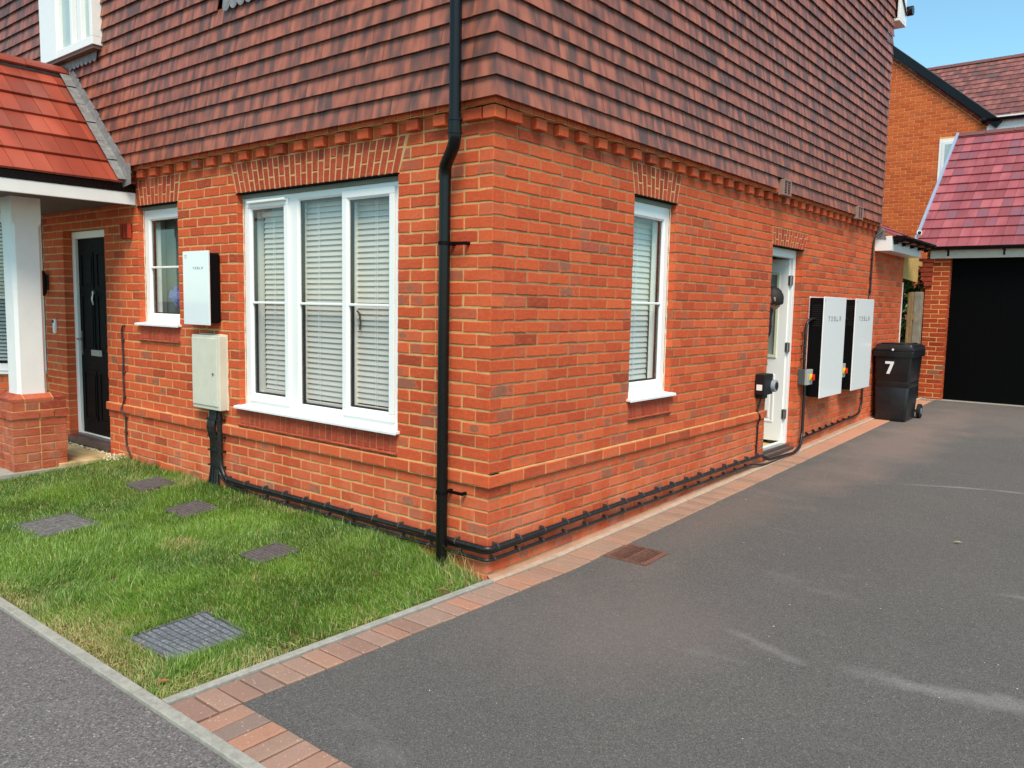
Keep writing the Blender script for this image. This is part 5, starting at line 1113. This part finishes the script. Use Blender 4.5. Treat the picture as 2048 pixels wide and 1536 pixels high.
Wn=[(0,.1),(7.4,.1),(7.4,9.9),(4.9,9.9),(0,5.70)]
mb.prism([NF(u,v,-.006) for u,v in Wn],[NF(u,v,-.2) for u,v in Wn],1); mb.build('gable_wall',[ORANGE,MORTAR_O],nei)
VS=FR((-.18,NY,5.62),(-1/math.hypot(1,sl),0,sl/math.hypot(1,sl)),(sl/math.hypot(1,sl),0,1/math.hypot(1,sl)),(0,-1,0))
mb=MB(); a=0.05
while a<6: brick(mb,VS,[(a,-.09),(a+.215,-.09),(a+.215,-.025),(a,-.025)],0,.035,.05,.001,False); a+=.225
mb.fbox(VS,0,6,-.10,-.02,-.02,.028,1); mb.build('verge_brick_course',[brick_mat('brick_verge',[(0,lin(140,50,34)),(1,lin(160,64,44))],white=0),MORTAR_O],nei)
mb=MB(); mb.fbox(VS,-.12,6.2,-.012,.17,-.3,.10); mb.build('verge_trim',BLACK,nei,bevel=.01)
mb=MB(); mb.box(-1.20,-.60,NY-.012,NY+.05,4.0,5.42); mb.box(-1.14,-.66,NY-.02,NY-.0121,4.06,5.36,1); mb.box(-1.08,-.72,NY-.024,NY-.0201,4.12,5.30,2)
mb.build('window',[WHITE,WHITEP,simple('pale_pane',(170,190,190),.15,.6)],nei,bevel=.004)
mb=MB(); NR=FR((-.35,NY+.05,5.74),(1,0,0),(0,math.cos(R_(33.5)),math.sin(R_(33.5))),(0,-math.sin(R_(33.5)),math.cos(R_(33.5))))
NR=FR((-2.6,NY+.05,5.74),(1,0,0),(0,math.cos(R_(33.5)),math.sin(R_(33.5))),(0,-math.sin(R_(33.5)),math.cos(R_(33.5))))
roof_slope(mb,NR,9,3.85,.29,.30,faux=True,proud=.02); mb.build('main_roof',NEIT,nei)
mb=MB(); rr_=NR(0,3.85,0); x=-2.6
while x<6: mb.prism([(x+.004,rr_.y-.11,rr_.z-.03),(x+.004,rr_.y,rr_.z+.07),(x+.004,rr_.y+.11,rr_.z-.03)],[(x+.446,rr_.y-.11,rr_.z-.03),(x+.446,rr_.y,rr_.z+.07),(x+.446,rr_.y+.11,rr_.z-.03)]); x+=.45
mb.build('ridge_tiles',NEIT,nei,bevel=.01)
mb=MB(); mb.box(-.30,6.3,NY+.02,NY+.22,1,5.6); mb.box(-2.6,6.3,rr_.y,rr_.y+3,1,5.6); mb.build('side_wall',ORANGE,nei)
mb=MB(); mb.box(-.28,6.3,NY-.03,NY+.0,5.44,5.80); mb.build('fascia',WHITEP,nei,bevel=.004)
mb=MB(); gutter(mb,(6.3,NY-.10,5.74),(-.36,NY-.10,5.74),.065); mb.tube([(-.36,NY-.1,5.71),(-.28,NY-.1,5.71)],.08,14); mb.build('gutter',BLACK,nei)
# ---------------------------------------------------------------- gate gap
t=thing('timber_gate','open garden gate of upright brown boards seen edge on beside the garage','gate',(-.05,10.3,.12))
mb=MB(); mb.box(-.06,-.035,9.98,10.07,.16,1.82); mb.build('board',TIMB,t,bevel=.003); mb=MB(); mb.box(-.055,-.03,10.14,10.24,.16,1.83); mb.build('board',TIMB,t,bevel=.003)
mb=MB(); mb.box(-.08,-.06,9.98,10.5,1.4,1.48); mb.box(-.08,-.06,9.98,10.5,.4,.48); mb.build('ledge',TIMB,t)
t=thing('gate_post','grey weathered timber post against the garage corner','post',(-.02,10.6,.12)); mb=MB(); mb.box(-.09,.02,10.52,10.66,.0,1.84); mb.build('post',TIMBG,t,bevel=.006)
t=thing('timber_header','pale new timber boards bridging the gap above the garden gate','boards',(-.03,10,2.2))
for k in range(5):
    y=9.42+.235*k
    if y>10.35: break
    mb=MB(); mb.prism([(-.04,y,2.02-.01*k),(-.02,y,2.02-.01*k),(-.02,y+.225,2.01-.01*k),(-.04,y+.225,2.01-.01*k)],[(-.04,y,2.37),(-.02,y,2.37),(-.02,y+.225,2.36),(-.04,y+.225,2.36)]); mb.build('board',TIMBY,t,bevel=.002)
mb=MB(); mb.box(-.07,-.042,9.40,10.7,2.25,2.32); mb.build('rail',TIMBY,t)
# laurel behind the gate
LEAF=M('laurel_leaf'); at=LEAF.n('Attribute',attribute_name='rnd'); sp=LEAF.n('SeparateColor',{0:at.outputs['Color']}); LEAF.set(col=LEAF.ramp(sp.outputs[0],[(0,lin(30,58,20)),(.6,lin(60,98,30)),(1,lin(110,150,50))]),rough=.35,spec=.5); LEAF=LEAF.m
t=thing('garden_shrub','dense dark green leafy shrub seen through the gap beside the garage','shrub',(-1.0,12.1,.1)); mb=MB()
for k in range(15000):
    a=Vector((rr(-1,1),rr(-1,1),rr(-1,1)))
    if a.length>1: continue
    c=Vector((-.95+a.x*.88,11.9+a.y*1.7,1.25+a.z*1.45)); n_=Vector((rr(-1,1),rr(-1,1),rr(-.2,1))).normalized(); s1=n_.orthogonal().normalized(); s2_=n_.cross(s1); L_,w_=rr(.05,.09),rr(.018,.03)
    mb.add([c-s1*L_,c-s2_*w_+n_*.006,c+s1*L_,c+s2_*w_+n_*.006],[(0,1,2,3)],0,R4())
mb.build('foliage',LEAF,t); mb=MB()
for k in range(7): mb.tube([(-1.+rr(-.2,.2),12.1+rr(-.2,.2),.05),(-1.+rr(-.4,.4),12.1+rr(-.7,.7),1.2),(-1.+rr(-.6,.6),12.1+rr(-1.1,1.1),2.3)],[.03,.02,.008],6)
mb.build('stem',TIMB,t)
mb=MB(); mb.quad((-9,9.4,.02),(-.0,9.4,.09),(-.0,16.9,.1),(-9,16.9,.1)); struct(mb.build('garden_ground',simple('garden_soil',(80,74,54),.95,.1,var=.3)))
# ---------------------------------------------------------------- person in the side doorway
def person():
    hx,hy,hz=-.165,4.70,1.625
    V=[(-.34,4.62,1.00),(-.32,4.62,1.16),(-.28,4.64,1.32),(-.24,4.66,1.42),(-.205,4.68,1.50),(-.17,4.70,1.56),
       (-.30,4.52,.90),(-.30,4.50,.52),(-.29,4.50,.16),(-.24,4.46,.13),(-.38,4.72,.90),(-.38,4.74,.52),(-.37,4.75,.16),(-.31,4.74,.13),
       (-.22,4.53,1.38),(-.16,4.45,1.14),(-.10,4.42,.93),(-.32,4.80,1.38),(-.36,4.88,1.14),(-.33,4.90,.92)]
    Eg=[(0,1),(1,2),(2,3),(3,4),(4,5),(0,6),(6,7),(7,8),(8,9),(0,10),(10,11),(11,12),(12,13),(3,14),(14,15),(15,16),(3,17),(17,18),(18,19)]
    Rd=[.14,.13,.15,.12,.055,.055,.085,.06,.045,.04,.085,.06,.045,.04,.06,.045,.035,.06,.045,.035]
    me=bpy.data.meshes.new('body'); me.from_pydata(V,Eg,[]); o=bpy.data.objects.new('body',me); C.objects.link(o)
    md=o.modifiers.new('skin','SKIN'); 
    for i,r in enumerate(Rd): me.skin_vertices[0].data[i].radius=(r,r)
    me.skin_vertices[0].data[0].use_root=True
    o.modifiers.new('sub','SUBSURF').levels=2; o.modifiers['sub'].render_levels=2
    t=thing('person','person with short dark hair peering round the brick edge of the open side door','person',(-.3,4.65,.1)); o.parent=t; o.matrix_parent_inverse=t.matrix_world.inverted(); me.materials.append(simple('dark_clothes',(40,42,50),.9,.1))
    SK=simple('skin',(196,138,112),.5,.4,var=.05)
    # head: profile towards the camera side, modelled as a deformed sphere with nose, brow, jaw and ear
    bm=bmesh.new(); bmesh.ops.create_uvsphere(bm,u_segments=32,v_segments=24,radius=1)
    f=Vector((-.86,-.50,-.22)).normalized(); s=f.cross(Vector((0,0,1))).normalized(); u_=s.cross(f)
    for v in bm.verts:
        x,y,z=v.co; fx=y*.100; sx_=x*.076; uz=z*.115
        if z<0: fx*=1-.12*abs(z); sx_*=1-.28*abs(z)
        if y>.6: 
            fx+=.022*math.exp(-((x/.16)**2+((z+.12)/.16)**2)); fx-=.010*math.exp(-(((abs(x)-.33)/.16)**2+((z-.08)/.1)**2)); fx+=.006*math.exp(-((x/.35)**2+((z+.5)/.08)**2))
        v.co=Vector((hx,hy,hz))+s*sx_+f*fx+u_*uz
    me=bpy.data.meshes.new('head'); bm.to_mesh(me); bm.free(); me.materials.append(SK); h=bpy.data.objects.new('head',me); C.objects.link(h); h.parent=t; h.matrix_parent_inverse=t.matrix_world.inverted(); me.polygons.foreach_set('use_smooth',[True]*len(me.polygons))
    bm=bmesh.new(); bmesh.ops.create_uvsphere(bm,u_segments=28,v_segments=20,radius=1); 
    dl=[v for v in bm.verts if (v.co.y>.42 and v.co.z<.55) or v.co.z<-.66+.5*max(0,v.co.y)]; bmesh.ops.delete(bm,geom=dl,context='VERTS')
    for v in bm.verts:
        x,y,z=v.co; k=1+random.uniform(-.02,.03); v.co=Vector((hx,hy,hz+.006))+s*x*.088*k+f*(y*.108-.006)*k+u_*z*.127*k
    me=bpy.data.meshes.new('hair'); bm.to_mesh(me); bm.free(); me.materials.append(simple('dark_hair',(34,28,26),.6,.4,var=.3,vs=60,bump=.6,bs=200)); q=bpy.data.objects.new('hair',me); C.objects.link(q); q.parent=t; q.matrix_parent_inverse=t.matrix_world.inverted(); me.polygons.foreach_set('use_smooth',[True]*len(me.polygons))
    for sg in (-1,1):
        mb=MB(); c=Vector((hx,hy,hz-.005))+s*sg*.074-f*.01; mb.tube([c-u_*.028,c-u_*.01+s*sg*.008,c+u_*.015+s*sg*.01,c+u_*.03],[.006,.011,.013,.006],8); mb.build('ear',SK,t,smooth=True)
    for sg in (-1,1):
        mb=MB(); c=Vector((hx,hy,hz+.008))+s*sg*.027+f*.089; mb.tube([c-f*.006,c+f*.002],[.010,.006],10); mb.build('eye',simple('eye_dark'+str(sg),(40,34,30),.2),t,smooth=True)
person()
# ---------------------------------------------------------------- small litter
for k,(x,y,a,lab) in enumerate(((2.02,2.62,.3,'curled yellow leaf lying on the driveway'),(-.16,-1.90,1.1,'brown leaf scrap near the corner of the lawn edging'))):
    mb=MB(); z=(GZ(y)+.0 if x>0 else -.09); d=Vector((math.cos(a),math.sin(a),0)); s=Vector((-d.y,d.x,0)); c=Vector((x,y,z+.006))
    P=[c-d*.03,c-d*.01-s*.009+Vector((0,0,.006)),c+d*.012-s*.008+Vector((0,0,.005)),c+d*.03+Vector((0,0,.003)),c+d*.01+s*.009+Vector((0,0,.008)),c-d*.012+s*.008+Vector((0,0,.007))]
    mb.prism(P,[p+Vector((0,0,.0006)) for p in P]); tag(mb.build('fallen_leaf',simple('leaf_'+str(k),(170,156,110) if k==0 else (150,96,56),.6),smooth=False),lab,'leaf')

# scattered grit on the tarmac
mb=MB(); GRIT=simple('pale_grit',(206,198,184),.7,.3,var=.3,vs=60)
for k in range(170):
    x=rr(.35,4.2); y=rr(-1.6,9); z=GZ(y)-.004; r=rr(.0018,.0042)
    e=[Vector((x+a*r*rr(.7,1.4),y+b*r*rr(.7,1.4),z+c*r*rr(.6,1.1))) for a,b,c in ((1,0,.4),(-1,0,.4),(0,1,.4),(0,-1,.4),(0,0,1.2),(0,0,-.4))]
    mb.add(e,[(0,2,4),(2,1,4),(1,3,4),(3,0,4)],0,R4())
for k in range(60):
    x=rr(-2,0.8); y=rr(-2.9,-2.05); z=-.111; r=rr(.0015,.003)
    e=[Vector((x+a*r*rr(.7,1.4),y+b*r*rr(.7,1.4),z+c*r*rr(.6,1.1))) for a,b,c in ((1,0,.4),(-1,0,.4),(0,1,.4),(0,-1,.4),(0,0,1.2),(0,0,-.4))]
    mb.add(e,[(0,2,4),(2,1,4),(1,3,4),(3,0,4)],0,R4())
o=mb.build('grit',GRIT,smooth=True); tag(o,'tiny pale stones scattered over the tarmac','grit'); o['kind']='stuff'
# straw and brown scraps lying in the dry grass along the edgings
mb=MB()
for k in range(260):
    if k%2: x=rr(-2.6,-.1); y=-1.95+abs(random.gauss(0,.10))
    else: y=rr(-1.9,-.2); x=-.06-abs(random.gauss(0,.08))+.029*(y+1.97)
    z=soil(x,y)+rr(.006,.02); a=rr(0,6.28); L_=rr(.012,.035); d=Vector((math.cos(a),math.sin(a),rr(-.2,.2)))*L_; q=Vector((-d.y,d.x,0)).normalized()*.0012; c=Vector((x,y,z))
    mb.add([c-d-q,c+d-q,c+d+q,c-d+q],[(0,1,2,3)],0,R4())
o=mb.build('dry_straw',simple('straw_scrap',(196,172,120),.8,.2,var=.3,vs=30)); tag(o,'dry straw scraps along the edges of the lawn','straw'); o['kind']='stuff'
